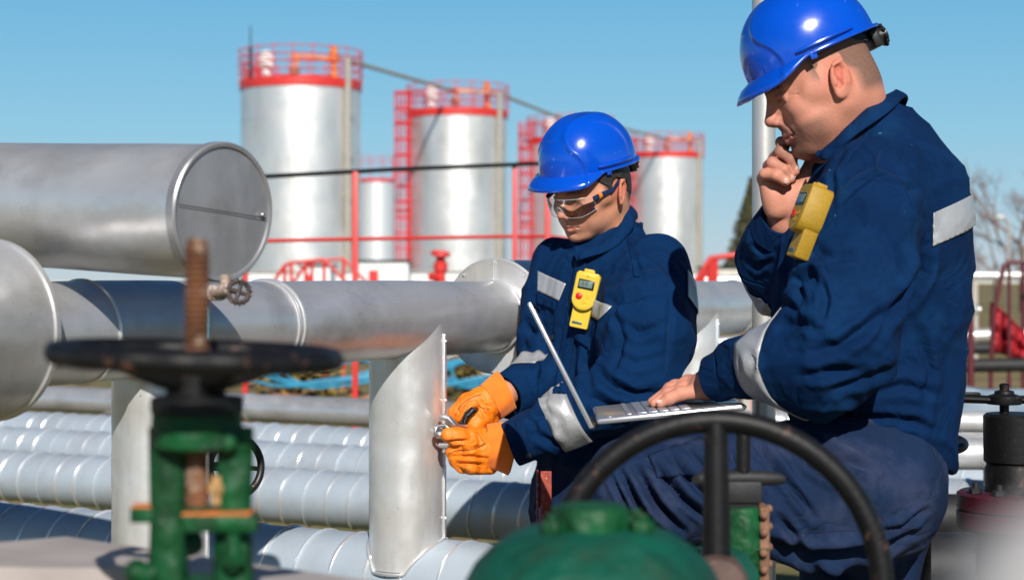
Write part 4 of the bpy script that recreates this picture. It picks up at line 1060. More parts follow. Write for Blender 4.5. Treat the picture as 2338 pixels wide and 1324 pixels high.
# ---------------- cloth materials ----------------
jk = mat('navy_work_cloth', (.0006, .020, .076), .88, 0, var=.10, vscale=18, spec=.12, bump=.30, bscale=420, rvar=.05, crease=.45, cscale=6.5)
jk_old = mat('navy_worn_cloth', (.0006, .016, .064), .88, 0, var=.12, vscale=14, spec=.12, bump=.30, bscale=420, crease=.45, cscale=6, stain=((.004, .045, .13), .5, (9, 9, 9)), specks=((.05, .15, .26), 46, .745))
tr = mat('faded_work_trousers', (.008, .021, .060), .85, 0, var=.15, vscale=10, spec=.15, bump=.30, bscale=400, crease=.35, cscale=7, stain=((.04, .05, .10), .8, (9, 14, 9)))
refl = mat('reflective_tape', (.42, .43, .45), .45, .3, var=.06, vscale=30, bump=.5, bscale=90)
def grid_of(S, lo, hi, fine, coarse, sp=((), (), ())):
    return mesh_sdf(S, *[axis_pts(lo[i], hi[i], fine, coarse, sp[i]) for i in range(3)])
RS = 1.0
def chain(S, pts, k=.03):
    """pts: (px, py, depth, radius m)"""
    for a, b in zip(pts[:-1], pts[1:]): S.cap(P(*a[:3]), P(*b[:3]), a[3] * RS, b[3] * RS, k=k)
def band_ray(bvh, a, b, t0, t1, rmax, m, parent, name='reflective_band', off=.0022, rows=7, n=72, centre=None):
    """tape wound round a sleeve, found by looking outwards from the arm's axis to the cloth"""
    a, b = Vector(a), Vector(b); ax = (b - a).normalized(); u = ax.orthogonal().normalized(); w_ = ax.cross(u); V_ = []; ok = []
    for j in range(rows + 1):
        o = a.lerp(b, lerp(t0, t1, j / rows))
        for k in range(n):
            an = 2 * math.pi * k / n; d = u * math.cos(an) + w_ * math.sin(an); h = bvh.ray_cast(o, d, 1); good = h[0] is not None and h[3] < rmax
            V_.append((h[0] + d * off) if good else o + d * rmax); ok.append(good)
    fs = []
    for j in range(rows):
        for k in range(n):
            q = (j * n + k, j * n + (k + 1) % n, (j + 1) * n + (k + 1) % n, (j + 1) * n + k)
            cols = [ok[jj * n + kk] for jj in range(rows + 1) for kk in (k, (k + 1) % n)]
            if all(cols): fs.append(q)
    b_ = MB(); b_.add(V_, fs); o = b_.build(name, m, parent, ang=0)
    bm = bmesh.new(); bm.from_mesh(o.data); bmesh.ops.delete(bm, geom=[v for v in bm.verts if not v.link_faces], context='VERTS'); bm.to_mesh(o.data); bm.free()
    md = o.modifiers.new('t', 'SOLIDIFY'); md.thickness = .0018; md.offset = 0; return o
def band_on(src, name, a, b, t0, t1, rmax, m, parent, off=.0022, extra=None, cuts=()):
    """tape wound round a sleeve: the cloth between two planes across the axis a-b, lifted clear of it"""
    a, b = Vector(a), Vector(b); ax = (b - a).normalized(); L = (b - a).length
    bm = bmesh.new(); bm.from_mesh(src.data); mw = src.matrix_world
    for v in bm.verts: v.co = mw @ v.co
    bm.normal_update()
    for t, sgn in ((t0, -1), (t1, 1)):
        bmesh.ops.bisect_plane(bm, geom=bm.verts[:] + bm.edges[:] + bm.faces[:], plane_co=a + ax * t * L, plane_no=ax * sgn, clear_outer=True)
    for px_, sgn in cuts:      # trim where the tape goes under a seam
        n_ = Vector((1, -(px_ - CX) / FPX, 0)).normalized() * sgn
        bmesh.ops.bisect_plane(bm, geom=bm.verts[:] + bm.edges[:] + bm.faces[:], plane_co=(0, 0, CZ), plane_no=n_, clear_outer=True)
    kill = []
    for f in bm.faces:
        q = f.calc_center_median() - a; r = (q - ax * q.dot(ax)).length
        if r > rmax or (extra and not extra(f.calc_center_median())): kill.append(f)
    bmesh.ops.delete(bm, geom=kill, context='FACES'); bm.normal_update()
    for v in bm.verts: v.co += v.normal * off
    me = bpy.data.meshes.new(name); bm.to_mesh(me); bm.free(); me.materials.append(m); me.shade_smooth()
    o = bpy.data.objects.new(name, me); COL.objects.link(o); attach(o, parent)
    md = o.modifiers.new('t', 'SOLIDIFY'); md.thickness = .0016; md.offset = 1
    return o
def sleeve_cuff(parent, a, b, r0, r1, m, ec=(1, 1)):
    """turned sleeve end with a clean edge"""
    a, b = Vector(a), Vector(b); ax = (b - a).normalized(); u = Vector((0, 0, 1)); u = (u - ax * u.dot(ax)).normalized(); w_ = ax.cross(u); L = (b - a).length; vs_ = []; n = 56
    prof = [(0, r0 - .004), (.02, r0 + .0005), (.45, lerp(r0, r1, .45)), (.92, r1 + .001), (1.0, r1), (1.0, r1 - .0035), (.7, r1 - .006)]
    for t, r in prof:
        for k in range(n):
            an = 2 * math.pi * k / n; rr = r + .0013 * math.sin(3 * an + t) + .0008 * math.sin(7 * an + 3 * t + 1); vs_.append(a + ax * (t * L + .002 * math.sin(2 * an)) + (u * math.cos(an) * ec[0] + w_ * math.sin(an) * ec[1]) * rr)
    b_ = MB(); b_.add(vs_, [(j * n + k, j * n + (k + 1) % n, (j + 1) * n + (k + 1) % n, (j + 1) * n + k) for j in range(len(prof) - 1) for k in range(n)]); return b_.build('cuff', m, parent, ang=60)
def bvh_of(o):
    dg = bpy.context.evaluated_depsgraph_get(); return BVHTree.FromObject(o, dg)
def patch(bvh, name, quad, m, parent, nu=24, nv=12, off=.003, thick=.0016, curve=None, dmax=6, wave=0.0):
    """sewn on panel following the cloth under the outline quad (photo points, clockwise)"""
    vs_ = []; q = [np.array(k, float) for k in quad]; org = Vector((0, 0, CZ)); prev = None
    for j in range(nv + 1):
        for i in range(nu + 1):
            u, v = i / nu, j / nv; p_ = (q[0] * (1 - u) + q[1] * u) * (1 - v) + (q[3] * (1 - u) + q[2] * u) * v
            d = (P(p_[0], p_[1], 1) - org).normalized(); h = bvh.ray_cast(org, d, dmax)
            if h[0] is None: pt = prev if prev is not None else org + d * 3.9; 
            else:
                n_ = h[1] if h[1].dot(d) < 0 else -h[1]; pt = h[0] + (n_ * .5 - d * .5).normalized() * (off + wave * math.sin(u * 9 + v * 5)); prev = pt
            vs_.append(pt)
    fs = [(j * (nu + 1) + i, j * (nu + 1) + i + 1, (j + 1) * (nu + 1) + i + 1, (j + 1) * (nu + 1) + i) for j in range(nv) for i in range(nu)]
    b = MB(); b.add(vs_, fs); o = b.build(name, m, parent, ang=0)
    md = o.modifiers.new('t', 'SOLIDIFY'); md.thickness = thick; md.offset = 0; return o
def seam(bvh, pts, m, parent, name='stitched_seam', r=.0007, off=.0003, n=10):
    org = Vector((0, 0, CZ)); out = []; pts = np.array(pts, float)
    for _ in range(2): pts = np.concatenate([pts[:1], np.stack([pts[:-1] * .75 + pts[1:] * .25, pts[:-1] * .25 + pts[1:] * .75], 1).reshape(-1, 2), pts[-1:]])
    n = 4
    for a, b_ in zip(pts[:-1], pts[1:]):
        for k in range(n):
            t = k / n; d = (P(lerp(a[0], b_[0], t), lerp(a[1], b_[1], t), 1) - org).normalized(); h = bvh.ray_cast(org, d, 6)
            if h[0] is not None: out.append(h[0] - d * off)
    if len(out) > 2: return MB().sweep(out, r, 5).build(name, m, parent)
def on_surf(bvh, px, py, off=0.0):
    org = Vector((0, 0, CZ)); d = (P(px, py, 1) - org).normalized(); h = bvh.ray_cast(org, d, 8)
    return (h[0] - d * off, h[1]) if h[0] is not None else (P(px, py, 3.5), -d)
seamm = mat('navy_shaded_thread', (.0006, .012, .045), .8)  # seam thread darker than the cloth, painting the shadow along the seam
# ---------------- younger worker ----------------
YS = .944; RS = YS; P0 = P
def P(px, py, d): return P0(px, py, d * YS)
fy = frame(47, 21, 5, .99 * YS, (-.080, -.010, -.002), P(1417, 438, 3.88))
H = head_sdf('young'); S = SDF(); S.group(H, fy, .17, z=.90)
neck_t = from_local(fy, (0, -.020, -.045)); neck_b = P(1402, 585, 3.97)
S.cap(neck_t, neck_b, .054, .058, k=.03)
chain(S, [(1400, 690, 3.97, .11), (1395, 900, 3.96, .10), (1375, 1060, 3.96, .11)], .05)
chain(S, [(1505, 620, 3.86, .05), (1470, 862, 3.70, .042), (1192, 1003, 3.71, .027), (1150, 1010, 3.71, .024)], .02)
chain(S, [(1275, 620, 4.05, .05), (1232, 865, 3.96, .040), (1152, 898, 3.80, .027), (1125, 908, 3.78, .024)], .02)
S.cap(P(1400, 640, 3.97), P(1505, 620, 3.86), .07, .05, k=.05); S.cap(P(1400, 640, 3.97), P(1275, 620, 4.05), .07, .05, k=.05)
for px, dd in ((1345, 4.02), (1405, 3.90)):
    k0 = P(px, 1100, dd); S.cap(P(1375, 1060, 3.96), k0, .10, .085, k=.05); S.cap(k0, Vector((k0.x - .02, k0.y, .52)), .08, .055, k=.03); S.cap(Vector((k0.x - .02, k0.y, .52)), Vector((k0.x, k0.y + .02, .09)), .052, .04, k=.03)
hx, hy, hz = [float(v) for v in fy[0]]
V, Fq = grid_of(S, (-.12, 3.2, .03), (.50, 4.1, 1.78), .0019, .011, ([(hx - .11, hx + .10)], [(hy - .14, hy + .09)], [(hz - .125, hz + .06)]))
V = smooth(V, Fq, 1, .35); young = np_obj('person', V, Fq, skinm, None, skin_colors(V, fy, 'young'), keep_big=True)
tag(young, 'younger worker in blue helmet, clear safety glasses and orange gloves, looking down at his hands', 'person')
# hair under the helmet
S = SDF(); S.fn(lambda p: np.maximum(H.eval(squash(((p - fy[0]) @ fy[1].T) / fy[2], .9)) * fy[2] - .0032, np.maximum.reduce([
    ((lambda q: np.maximum(q[:, 1] * .9 + .0 - np.maximum(q[:, 2] - .020, 0) * .9 - .020, -q[:, 2] * .8 + .000 - np.maximum(-q[:, 1] - .03, 0) * .62))(((p - fy[0]) @ fy[1].T) / fy[2])),
    ((lambda q: -(np.sqrt(((q[:, 1] + .008) / .024) ** 2 + ((q[:, 2] + .002) / .034) ** 2) - 1) * .02)(((p - fy[0]) @ fy[1].T) / fy[2]))])), fy[0], .14)
V, Fq = mesh_sdf(S, *[np.arange(fy[0][i] - .13, fy[0][i] + .13, .0025) for i in range(3)])
rn = np.random.RandomState(1); N = normals(V, Fq); V = V + N * (np.sin(V @ rn.randn(3) * 900) * .0004)[:, None]
np_obj('hair', V, Fq, mat('dark_hair', (.018, .013, .010), .55, 0, var=.3, vscale=200, bump=.9, bscale=700), young)
fyh = frame(54, 15, 5, .92 * YS, (0, 0, .028), P(1341, 377, 3.94)); hm = helmet(fyh, young, helm); headband(fyh, hm)
# safety glasses
glass = bpy.data.materials.new('clear_polycarbonate'); glass.use_nodes = True; g = glass.node_tree; g.nodes.clear()
go = g.nodes.new('ShaderNodeOutputMaterial'); gt_ = g.nodes.new('ShaderNodeBsdfTransparent'); gg = g.nodes.new('ShaderNodeBsdfGlossy'); gm_ = g.nodes.new('ShaderNodeMixShader'); gf = g.nodes.new('ShaderNodeFresnel')
gt_.inputs[0].default_value = (.93, .94, .96, 1); gg.inputs['Roughness'].default_value = .04; gf.inputs[0].default_value = 1.55
ga = g.nodes.new('ShaderNodeMath'); ga.operation = 'MULTIPLY_ADD'; ga.inputs[1].default_value = 1.2; ga.inputs[2].default_value = .03; g.links.new(gf.outputs[0], ga.inputs[0])
g.links.new(ga.outputs[0], gm_.inputs[0]); g.links.new(gt_.outputs[0], gm_.inputs[1]); g.links.new(gg.outputs[0], gm_.inputs[2]); g.links.new(gm_.outputs[0], go.inputs[0])
gl = bpy.data.objects.new('safety_glasses', None); COL.objects.link(gl); gl.location = from_local(fy, (0, .1, 0)); attach(gl, young)
def lens_pt(u, v):      # u -1..1 across, v 0..1 top to bottom
    a = u * 1.12; x = .080 * math.sin(a); y = .030 + .088 * math.cos(a) ** .9 if math.cos(a) > 0 else .03
    top = .018 - .003 * u * u; bot = -.028 + .014 * math.exp(-(u / .14) ** 2) + .016 * max(0, abs(u) - .55) ** 1.2 * 2.0
    z = lerp(top, bot, v); return from_local(fy, (x, y + .003 * math.sin(v * 3.14) - .006 * v, z))
b = MB(); nu, nv = 48, 12
b.add([lens_pt(-1 + 2 * i / nu, j / nv) for j in range(nv + 1) for i in range(nu + 1)], [(j * (nu + 1) + i, j * (nu + 1) + i + 1, (j + 1) * (nu + 1) + i + 1, (j + 1) * (nu + 1) + i) for j in range(nv) for i in range(nu)])
lens = b.build('lens', glass, gl, ang=0)
edge = [lens_pt(-1 + 2 * i / 40, 0) for i in range(41)] + [lens_pt(1, j / 8) for j in range(1, 8)] + [lens_pt(1 - 2 * i / 40, 1) for i in range(41)] + [lens_pt(-1, 1 - j / 8) for j in range(1, 8)]
clearp = mat('clear_rim', (.75, .76, .78), .15, 0, alpha=.40)
MB().sweep(edge, .0007, 6, closed=True).build('rim', clearp, gl)
MB().sweep([lens_pt(.10 * s, v) for s, v in ((-1.2, .98), (-.8, .72), (-.3, .58), (.3, .58), (.8, .72), (1.2, .98))], .0016, 6).build('nose_bridge', clearp, gl)
for s in (-1, 1):
    pts = [(s * .0725, .073, .008), (s * .0785, .045, .011), (s * .0805, .015, .010), (s * .0815, -.008, .024), (s * .080, -.030, .020)]
    MB().sweep([from_local(fy, p) for p in pts], [.0052, .0048, .0036, .0028, .0022], 10, ell=[(1.35, .6)] * 5, up=dir_local(fy, (0, 0, 1))).build('temple_arm', mat('navy_plastic', (.006, .022, .075), .3), gl)
    MB().sweep([from_local(fy, p) for p in ((s * .0765, .060, .0105), (s * .0785, .051, .011))], [.0052, .0046], 10, ell=[(1.3, .75)] * 2, up=dir_local(fy, (0, 0, 1))).build('hinge', mat('orange_plastic', (.80, .20, .01), .4), gl)

# jacket
th = R(40); ang = math.atan2(math.sin(th), -math.cos(th))
S = SDF()
def st(px, py, d, a, b_): p = P(px, py, d); return (p.z, p.x, p.y, a * RS, b_ * RS)
chain(S, [(1496, 610, 3.86, .078), (1483, 690, 3.80, .096), (1476, 770, 3.74, .104), (1455, 868, 3.70, .082), (1380, 918, 3.69, .068), (1290, 955, 3.70, .061), (1215, 992, 3.71, .050), (1180, 1008, 3.71, .0455)], .035)
chain(S, [(1280, 612, 4.03, .075), (1258, 700, 4.02, .066), (1243, 800, 4.0, .062), (1228, 868, 3.93, .058), (1190, 888, 3.85, .053), (1163, 903, 3.81, .048)], .03)
S.cut(P(1222, 990, 3.708), P(1166, 1016, 3.71), .55); S.cut(P(1192, 888, 3.85), P(1151, 908, 3.80), .55)
S.loft([st(1400, 505, 3.97, .066, .068), st(1398, 535, 3.97, .076, .076), st(1395, 560, 3.96, .11, .095), st(1395, 585, 3.955, .155, .108), st(1397, 620, 3.95, .192, .122), st(1400, 700, 3.95, .190, .140),
        st(1405, 800, 3.95, .175, .142), st(1398, 900, 3.95, .165, .138), st(1385, 1000, 3.95, .165, .135), st(1375, 1075, 3.95, .17, .135), st(1370, 1150, 3.95, .175, .14)], ang=ang, pw=2.2, k=.035)
S.cap(P(1402, 520, 3.97), neck_t, .060, .068, k=.006, sub=True)
V, Fq = grid_of(S, (-.06, 3.25, 1.0), (.50, 4.0, 1.60), .0042, .0042)
foldsY = [([(1362, 775), (1372, 730), (1400, 690), (1450, 672), (1505, 665)], 13, .010), ([(1395, 690), (1420, 770), (1398, 850)], 9, .006), ([(1352, 640), (1400, 620), (1470, 605)], 9, .004),
          ([(1345, 830), (1400, 880), (1450, 905), (1505, 900)], 12, .011), ([(1410, 730), (1460, 760), (1520, 740)], 10, .005), ([(1400, 800), (1450, 830), (1520, 812)], 10, .004),
          ([(1525, 620), (1530, 720), (1520, 840)], 8, .003), ([(1340, 900), (1400, 935), (1470, 930)], 12, .009),
          ([(1210, 965), (1245, 940), (1260, 985)], 9, .007), ([(1245, 925), (1275, 960), (1290, 1010)], 8, .006), ([(1222, 990), (1260, 1010), (1290, 1030)], 9, .006), ([(1200, 950), (1225, 975), (1215, 1010)], 6, .004),
          ([(1195, 740), (1215, 760), (1240, 750)], 9, .007), ([(1190, 790), (1215, 800), (1235, 790)], 9, .006), ([(1200, 700), (1225, 715), (1240, 700)], 8, .005), ([(1160, 870), (1190, 880), (1215, 915)], 7, .005),
          ([(1262, 700), (1255, 800), (1250, 900)], 8, .005), ([(1245, 720), (1240, 850), (1245, 960)], 9, .008), ([(1345, 745), (1335, 830), (1350, 880)], 9, .007), ([(1290, 560), (1320, 580), (1350, 570)], 8, .003),
          ([(1430, 545), (1460, 620), (1475, 660)], 7, .003), ([(1370, 600), (1350, 680), (1352, 740)], 8, .004), ([(1320, 780), (1300, 880), (1310, 960)], 9, .005), ([(1440, 560), (1500, 590), (1560, 650)], 8, .003)]
V = cloth(V, Fq, [(a, b * 1.0, c * 1.5) for a, b, c in foldsY], amp=.0038, seed=5); V = smooth(V, Fq, 1, .3)
jy = np_obj('jacket', V, Fq, jk, young, keep_big=True)
bv = bvh_of(jy)
band_ray(bv, P(1262, 970, 3.70), P(1340, 932, 3.69), 0, .75, .10, refl, jy)
band_ray(bv, P(1222, 870, 3.91), P(1190, 888, 3.85), -.30, .62, .076, refl, jy)
band_on(jy, 'reflective_band', P(1500, 600, 3.85), P(1476, 770, 3.72), .22, .58, .16, refl, jy, cuts=((1568, -1),))
sleeve_cuff(jy, P(1222, 990, 3.708), P(1166, 1016, 3.71), .052, .0465, jk)
sleeve_cuff(jy, P(1192, 888, 3.85), P(1151, 908, 3.80), .0545, .0475, jk)
patch(bv, 'reflective_chest_tape', [(1229, 619), (1293, 648), (1277, 687), (1228, 664)], refl, jy, 20, 8)
patch(bv, 'reflective_chest_tape', [(1304, 664), (1343, 680), (1330, 722), (1296, 700)], refl, jy, 16, 8)
patch(bv, 'reflective_chest_tape', [(1343, 678), (1398, 700), (1368, 731), (1338, 716)], refl, jy, 16, 8)
patch(bv, 'pocket_flap', [(1228, 666), (1272, 688), (1268, 708), (1228, 692)], jk, jy, 16, 6, .0045, .003)
patch(bv, 'pocket_flap', [(1304, 712), (1352, 735), (1348, 800), (1302, 765)], jk, jy, 16, 10, .005, .003)
patch(bv, 'placket', [(1318, 590), (1340, 598), (1292, 900), (1262, 900)], jk, jy, 8, 40, .005, .003)
patch(bv, 'shoulder_tape', [(1432, 545), (1446, 545), (1462, 632), (1448, 632)], jk, jy, 5, 16, .003, .002)
for pts in ([(1449, 622), (1405, 655), (1370, 700), (1352, 740)], [(1446, 625), (1480, 615), (1520, 618)], [(1452, 640), (1410, 672), (1378, 712)], [(1341, 600), (1296, 900)], [(1312, 600), (1266, 900)],
            [(1192, 962), (1200, 1000), (1222, 1040)], [(1308, 860), (1345, 830), (1370, 800)], [(1524, 740), (1523, 850)]): seam(bv, pts, seamm, jy)
for px, py in ((1319, 603), (1262, 770), (1207, 1040)):
    c, n_ = on_surf(bv, px, py, .006); MB().lathe(c, -(c - Vector((0, 0, CZ))), [(.0065, -.002), (.0065, .001), (.0045, .0022), (.004, .0012), (0, .0012)], 16).build('button', mat('dark_button', (.01, .012, .02), .3, .3), jy)
# collar
def collar(parent, top, low, m, thick=.003, n=60, name='collar'):
    def cat(ps):
        ps = [Vector(p) for p in ps]; out = []
        for i in range(len(ps) - 1):
            p0 = ps[max(i - 1, 0)]; p1 = ps[i]; p2 = ps[i + 1]; p3 = ps[min(i + 2, len(ps) - 1)]
            for k in range(12):
                t = k / 12; out.append(.5 * ((2 * p1) + (p2 - p0) * t + (2 * p0 - 5 * p1 + 4 * p2 - p3) * t * t + (3 * p1 - p0 - 3 * p2 + p3) * t ** 3))
        return out + [ps[-1]]
    A, B_ = cat(top), cat(low); ctr = sum(A, Vector()) / len(A); vs_ = []; nv = 8
    for i, (a, b_) in enumerate(zip(A, B_)):
        out = ((a + b_) / 2 - ctr); out.z = 0; out = out.normalized() if out.length > 0 else Vector()
        for j in range(nv + 1): v = j / nv; vs_.append(a.lerp(b_, v) + out * (.006 * math.sin(v * math.pi) + .0015 * math.sin(i * .6 + v * 3)))
    M_ = len(A); fs = [(i * (nv + 1) + j, (i + 1) * (nv + 1) + j, (i + 1) * (nv + 1) + j + 1, i * (nv + 1) + j + 1) for i in range(M_ - 1) for j in range(nv)]
    b = MB(); b.add(vs_, fs); o = b.build(name, m, parent, ang=0); md = o.modifiers.new('t', 'SOLIDIFY'); md.thickness = thick; md.offset = 0
    hem = [vs_[i * (nv + 1) + nv - 1] for i in range(M_)]; return o
collar(jy, [P(1315, 562, 3.865), P(1345, 566, 3.85), P(1386, 545, 3.865), P(1420, 505, 3.90), P(1438, 470, 3.96), P(1430, 478, 4.03), P(1395, 505, 4.06), P(1350, 538, 4.03), P(1318, 555, 3.96)],
       [P(1318, 597, 3.845), P(1335, 590, 3.83), P(1395, 570, 3.842), P(1435, 535, 3.875), P(1453, 500, 3.96), P(1445, 505, 4.06), P(1395, 530, 4.09), P(1335, 560, 4.06), P(1305, 575, 3.93)], jk)
# trousers and boots
S = SDF(); c0 = P(1375, 1090, 3.95)
S.loft([(c0.z + .06, c0.x, c0.y, .15, .125), (c0.z - .05, c0.x, c0.y, .175, .135), (c0.z - .20, c0.x, c0.y, .175, .13)], ang=ang)
for px, dd in ((1335, 4.03), (1412, 3.89)):
    k0 = P(px, 1120, dd); S.cap(k0, Vector((k0.x - .02, k0.y, .52)), .105, .085, k=.04); S.cap(Vector((k0.x - .02, k0.y, .52)), Vector((k0.x, k0.y + .02, .10)), .085, .080, k=.03)
V, Fq = grid_of(S, (-.05, 3.4, .05), (.45, 4.1, 1.10), .008, .008); V = cloth(V, Fq, [], amp=.005, seed=9); np_obj('trousers', V, Fq, tr, young, keep_big=True)
def boot(x, y, parent, z=0.0, dr=(-.7, -.7)):
    S = SDF(); d_ = Vector((*dr, 0)).normalized(); c = Vector((x, y, z))
    S.cap(c + Vector((0, 0, .045)) - d_ * .04, c + Vector((0, 0, .04)) + d_ * .13, .046, .040, k=.02); S.cap(c + Vector((0, 0, .05)) - d_ * .02, c + Vector((0, 0, .17)), .046, .050, k=.03)
    S.fn(lambda p: p[:, 2] * -1 + z + .002, c, .4, k=.003, sub=False) if False else None
    V, Fq = grid_of(S, (x - .25, y - .25, z - .02), (x + .25, y + .25, z + .25), .008, .008); V[:, 2] = np.maximum(V[:, 2], z + .002)
    np_obj('boot', V, Fq, mat('boot_leather', (.02, .017, .015), .5, 0, bump=.3), parent, keep_big=True)
for px, dd in ((1335, 4.03), (1412, 3.89)): k0 = P(px, 1120, dd); boot(k0.x, k0.y + .02, young)

# gloves
glv = mat('orange_glove_leather', (.86, .205, .006), .55, 0, var=.10, vscale=22, col2=(.26, .075, .02), c2scale=34, c2lo=.60, c2hi=.74, bump=.35, bscale=160, dents=.4, dscale=45)
glc = mat('orange_glove_suede', (.84, .19, .008), .85, 0, var=.10, vscale=40, bump=.4, bscale=400, sheen=.3)
P = P0; RS = 1.0
D = 3.50
S = SDF()      # near (left) hand
chain(S, [(1098, 996, D + .01, .0195), (1070, 1000, D - .012, .0195), (1045, 996, D - .028, .0185), (1024, 993, D - .038, .0170)], .008)
S.ell(P(1108, 1030, D + .02), (.044, .040, .036), k=.02)
for k, (y0, y1, x1, r) in enumerate(((1014, 1014, 1043, .0170), (1033, 1032, 1036, .0175), (1051, 1050, 1042, .0165), (1064, 1064, 1056, .0150))):
    chain(S, [(1118, y0 + 4, D + .015, r), (1075, y0 + 2, D - .026, r), (x1, y1, D - .012, r * .95), (x1 + 4, y1 - 6, D + .03, r * .9), (1075, y0 - 8, D + .035, r * .85)], .0055)
chain(S, [(1110, 1022, D + .01, .036), (1135, 1022, D + .02, .037)], .015)
V, Fq = grid_of(S, tuple(P(995, 1110, D - .1)), tuple(P(1215, 940, D - .1)), .002, .002) if False else mesh_sdf(S, np.arange(-.18, .05, .0021), np.arange(D - .12, D + .12, .0021), np.arange(.94, 1.14, .0021))
V = cloth(V, Fq, [([(1068, 975), (1078, 1000), (1070, 1016)], 6, .004), ([(1082, 978), (1092, 1000), (1098, 1018)], 5, .003), ([(1035, 1040), (1062, 1028), (1100, 1020), (1116, 1012)], 4, .0022), ([(1045, 1060), (1070, 1058), (1100, 1068)], 6, .004), ([(1060, 1050), (1085, 1040), (1100, 1050)], 5, .003), ([(1040, 1062), (1055, 1072), (1068, 1082)], 4, .003), ([(1028, 1042), (1072, 1041), (1112, 1046)], 3.5, .0045), ([(1040, 1059), (1078, 1058), (1108, 1062)], 3.5, .004), ([(1018, 1010), (1050, 1007), (1088, 1004)], 4, .005)], amp=.0008, seed=3, scale=2.6, sm=1)
go_ = np_obj('glove', V, Fq, glv, young, keep_big=True); go_['label'] = 'nearer orange glove folded into a fist'
def cuff(parent, c0, c1, r0_, r1_, fl, name='gauntlet_cuff'):
    c0, c1 = Vector(c0), Vector(c1); ax = (c1 - c0).normalized(); u = Vector((0, 0, 1)); u = (u - ax * u.dot(ax)).normalized(); w_ = ax.cross(u); vs_ = []; n = 56; rows = 14
    for j in range(rows + 1):
        t = j / rows
        for k in range(n):
            a = 2 * math.pi * k / n; rr = lerp(r0_, r1_, t) + .0022 * math.sin(3 * a + 2 * t + 1) * t + .0012 * math.sin(7 * a + 3 * t)
            vs_.append(c0 + ax * (t * (c1 - c0).length * (1 + .12 * math.sin(a + fl))) + (u * math.cos(a) * 1.12 + w_ * math.sin(a) * .85) * rr)
    b = MB(); b.add(vs_, [(j * n + k, j * n + (k + 1) % n, (j + 1) * n + (k + 1) % n, (j + 1) * n + k) for j in range(rows) for k in range(n)])
    o = b.build(name, glc, parent, ang=0); md = o.modifiers.new('t', 'SOLIDIFY'); md.thickness = .0022; md.offset = 1
    MB().sweep([c0 + ax * .001 + (u * math.cos(a * .1122) * 1.12 + w_ * math.sin(a * .1122) * .85) * (r0_ + .0012) for a in range(56)], .0009, 6, closed=True).build('cuff_seam', mat('glove_thread', (.12, .03, .01), .8), o)
    return o
cuff(go_, P(1108, 1017, D + .010), P(1172, 1024, D + .008), .0375, .0480, .6)
bg_ = bvh_of(go_)
for pts in ([(1024, 1036), (1045, 1027), (1080, 1027), (1108, 1012)], [(1058, 1030), (1056, 1018)], [(1090, 985), (1098, 1000), (1106, 1012)]): seam(bg_, pts, mat('glove_thread', (.12, .03, .01)), go_, r=.0008)
D = 3.57
S = SDF()      # far (right) hand
chain(S, [(1118, 908, D, .026), (1090, 918, D - .01, .024), (1065, 930, D - .02, .021), (1045, 945, D - .02, .0185), (1038, 958, D - .01, .016)], .012)
chain(S, [(1120, 925, D, .028), (1100, 950, D - .02, .021), (1084, 968, D - .03, .018), (1092, 975, D - .01, .017)], .012)
chain(S, [(1110, 905, D + .03, .024), (1068, 920, D + .03, .02), (1046, 948, D + .03, .017)], .012)
chain(S, [(1128, 940, D + .02, .022), (1112, 965, D, .018), (1098, 975, D + .02, .016)], .012)
chain(S, [(1112, 912, D, .030), (1132, 912, D + .01, .031)], .015)
V, Fq = mesh_sdf(S, np.arange(-.16, .03, .0021), np.arange(D - .1, D + .12, .0021), np.arange(1.04, 1.20, .0021))
V = cloth(V, Fq, [([(1052, 960), (1062, 930), (1080, 912)], 4, .003), ([(1090, 905), (1102, 925), (1122, 930)], 5, .004), ([(1080, 930), (1100, 934), (1110, 952)], 5, .004), ([(1070, 900), (1085, 890), (1100, 888)], 4, .002), ([(1045, 930), (1050, 945), (1045, 960)], 4, .003)], amp=.0008, seed=8, scale=2.6, sm=1)
go2 = np_obj('glove', V, Fq, glv, young, keep_big=True); go2['label'] = 'farther orange glove gripping the black lever'
cuff(go2, P(1119, 918, D), P(1158, 893, D + .012), .0350, .0385, 2.2)
bg2 = bvh_of(go2)
for pts in ([(1040, 948), (1050, 925), (1080, 905), (1100, 900)], [(1086, 912), (1095, 930), (1118, 934)]): seam(bg2, pts, mat('glove_thread', (.12, .03, .01)), go2, r=.0008)
# ---------------- older worker ----------------
fo = frame(85, 23.5, -1, .955, (-.080, -.010, -.002), P(1914, 179, 2.87))
H = head_sdf('old'); S = SDF(); S.group(H, fo, .17)
nt_ = from_local(fo, (0, -.030, -.035)); S.cap(nt_, P(1975, 335, 2.99), .060, .064, k=.04)
S.cap(from_local(fo, (0, .015, -.075)), P(1940, 330, 2.98), .040, .045, k=.03)
chain(S, [(1990, 500, 3.0, .12), (1990, 700, 3.0, .13), (1995, 1000, 3.0, .12)], .05)
S.cap(P(1990, 450, 3.0), P(1990, 460, 2.86), .07, .055, k=.05); S.cap(P(1990, 450, 3.0), P(1975, 460, 3.15), .07, .055, k=.05)
chain(S, [(1990, 440, 2.84, .05), (1945, 810, 2.70, .042), (1700, 862, 2.83, .031), (1640, 872, 2.87, .027)], .02)
chain(S, [(1975, 440, 3.17, .05), (1775, 665, 3.14, .042), (1790, 510, 3.01, .027)], .02)
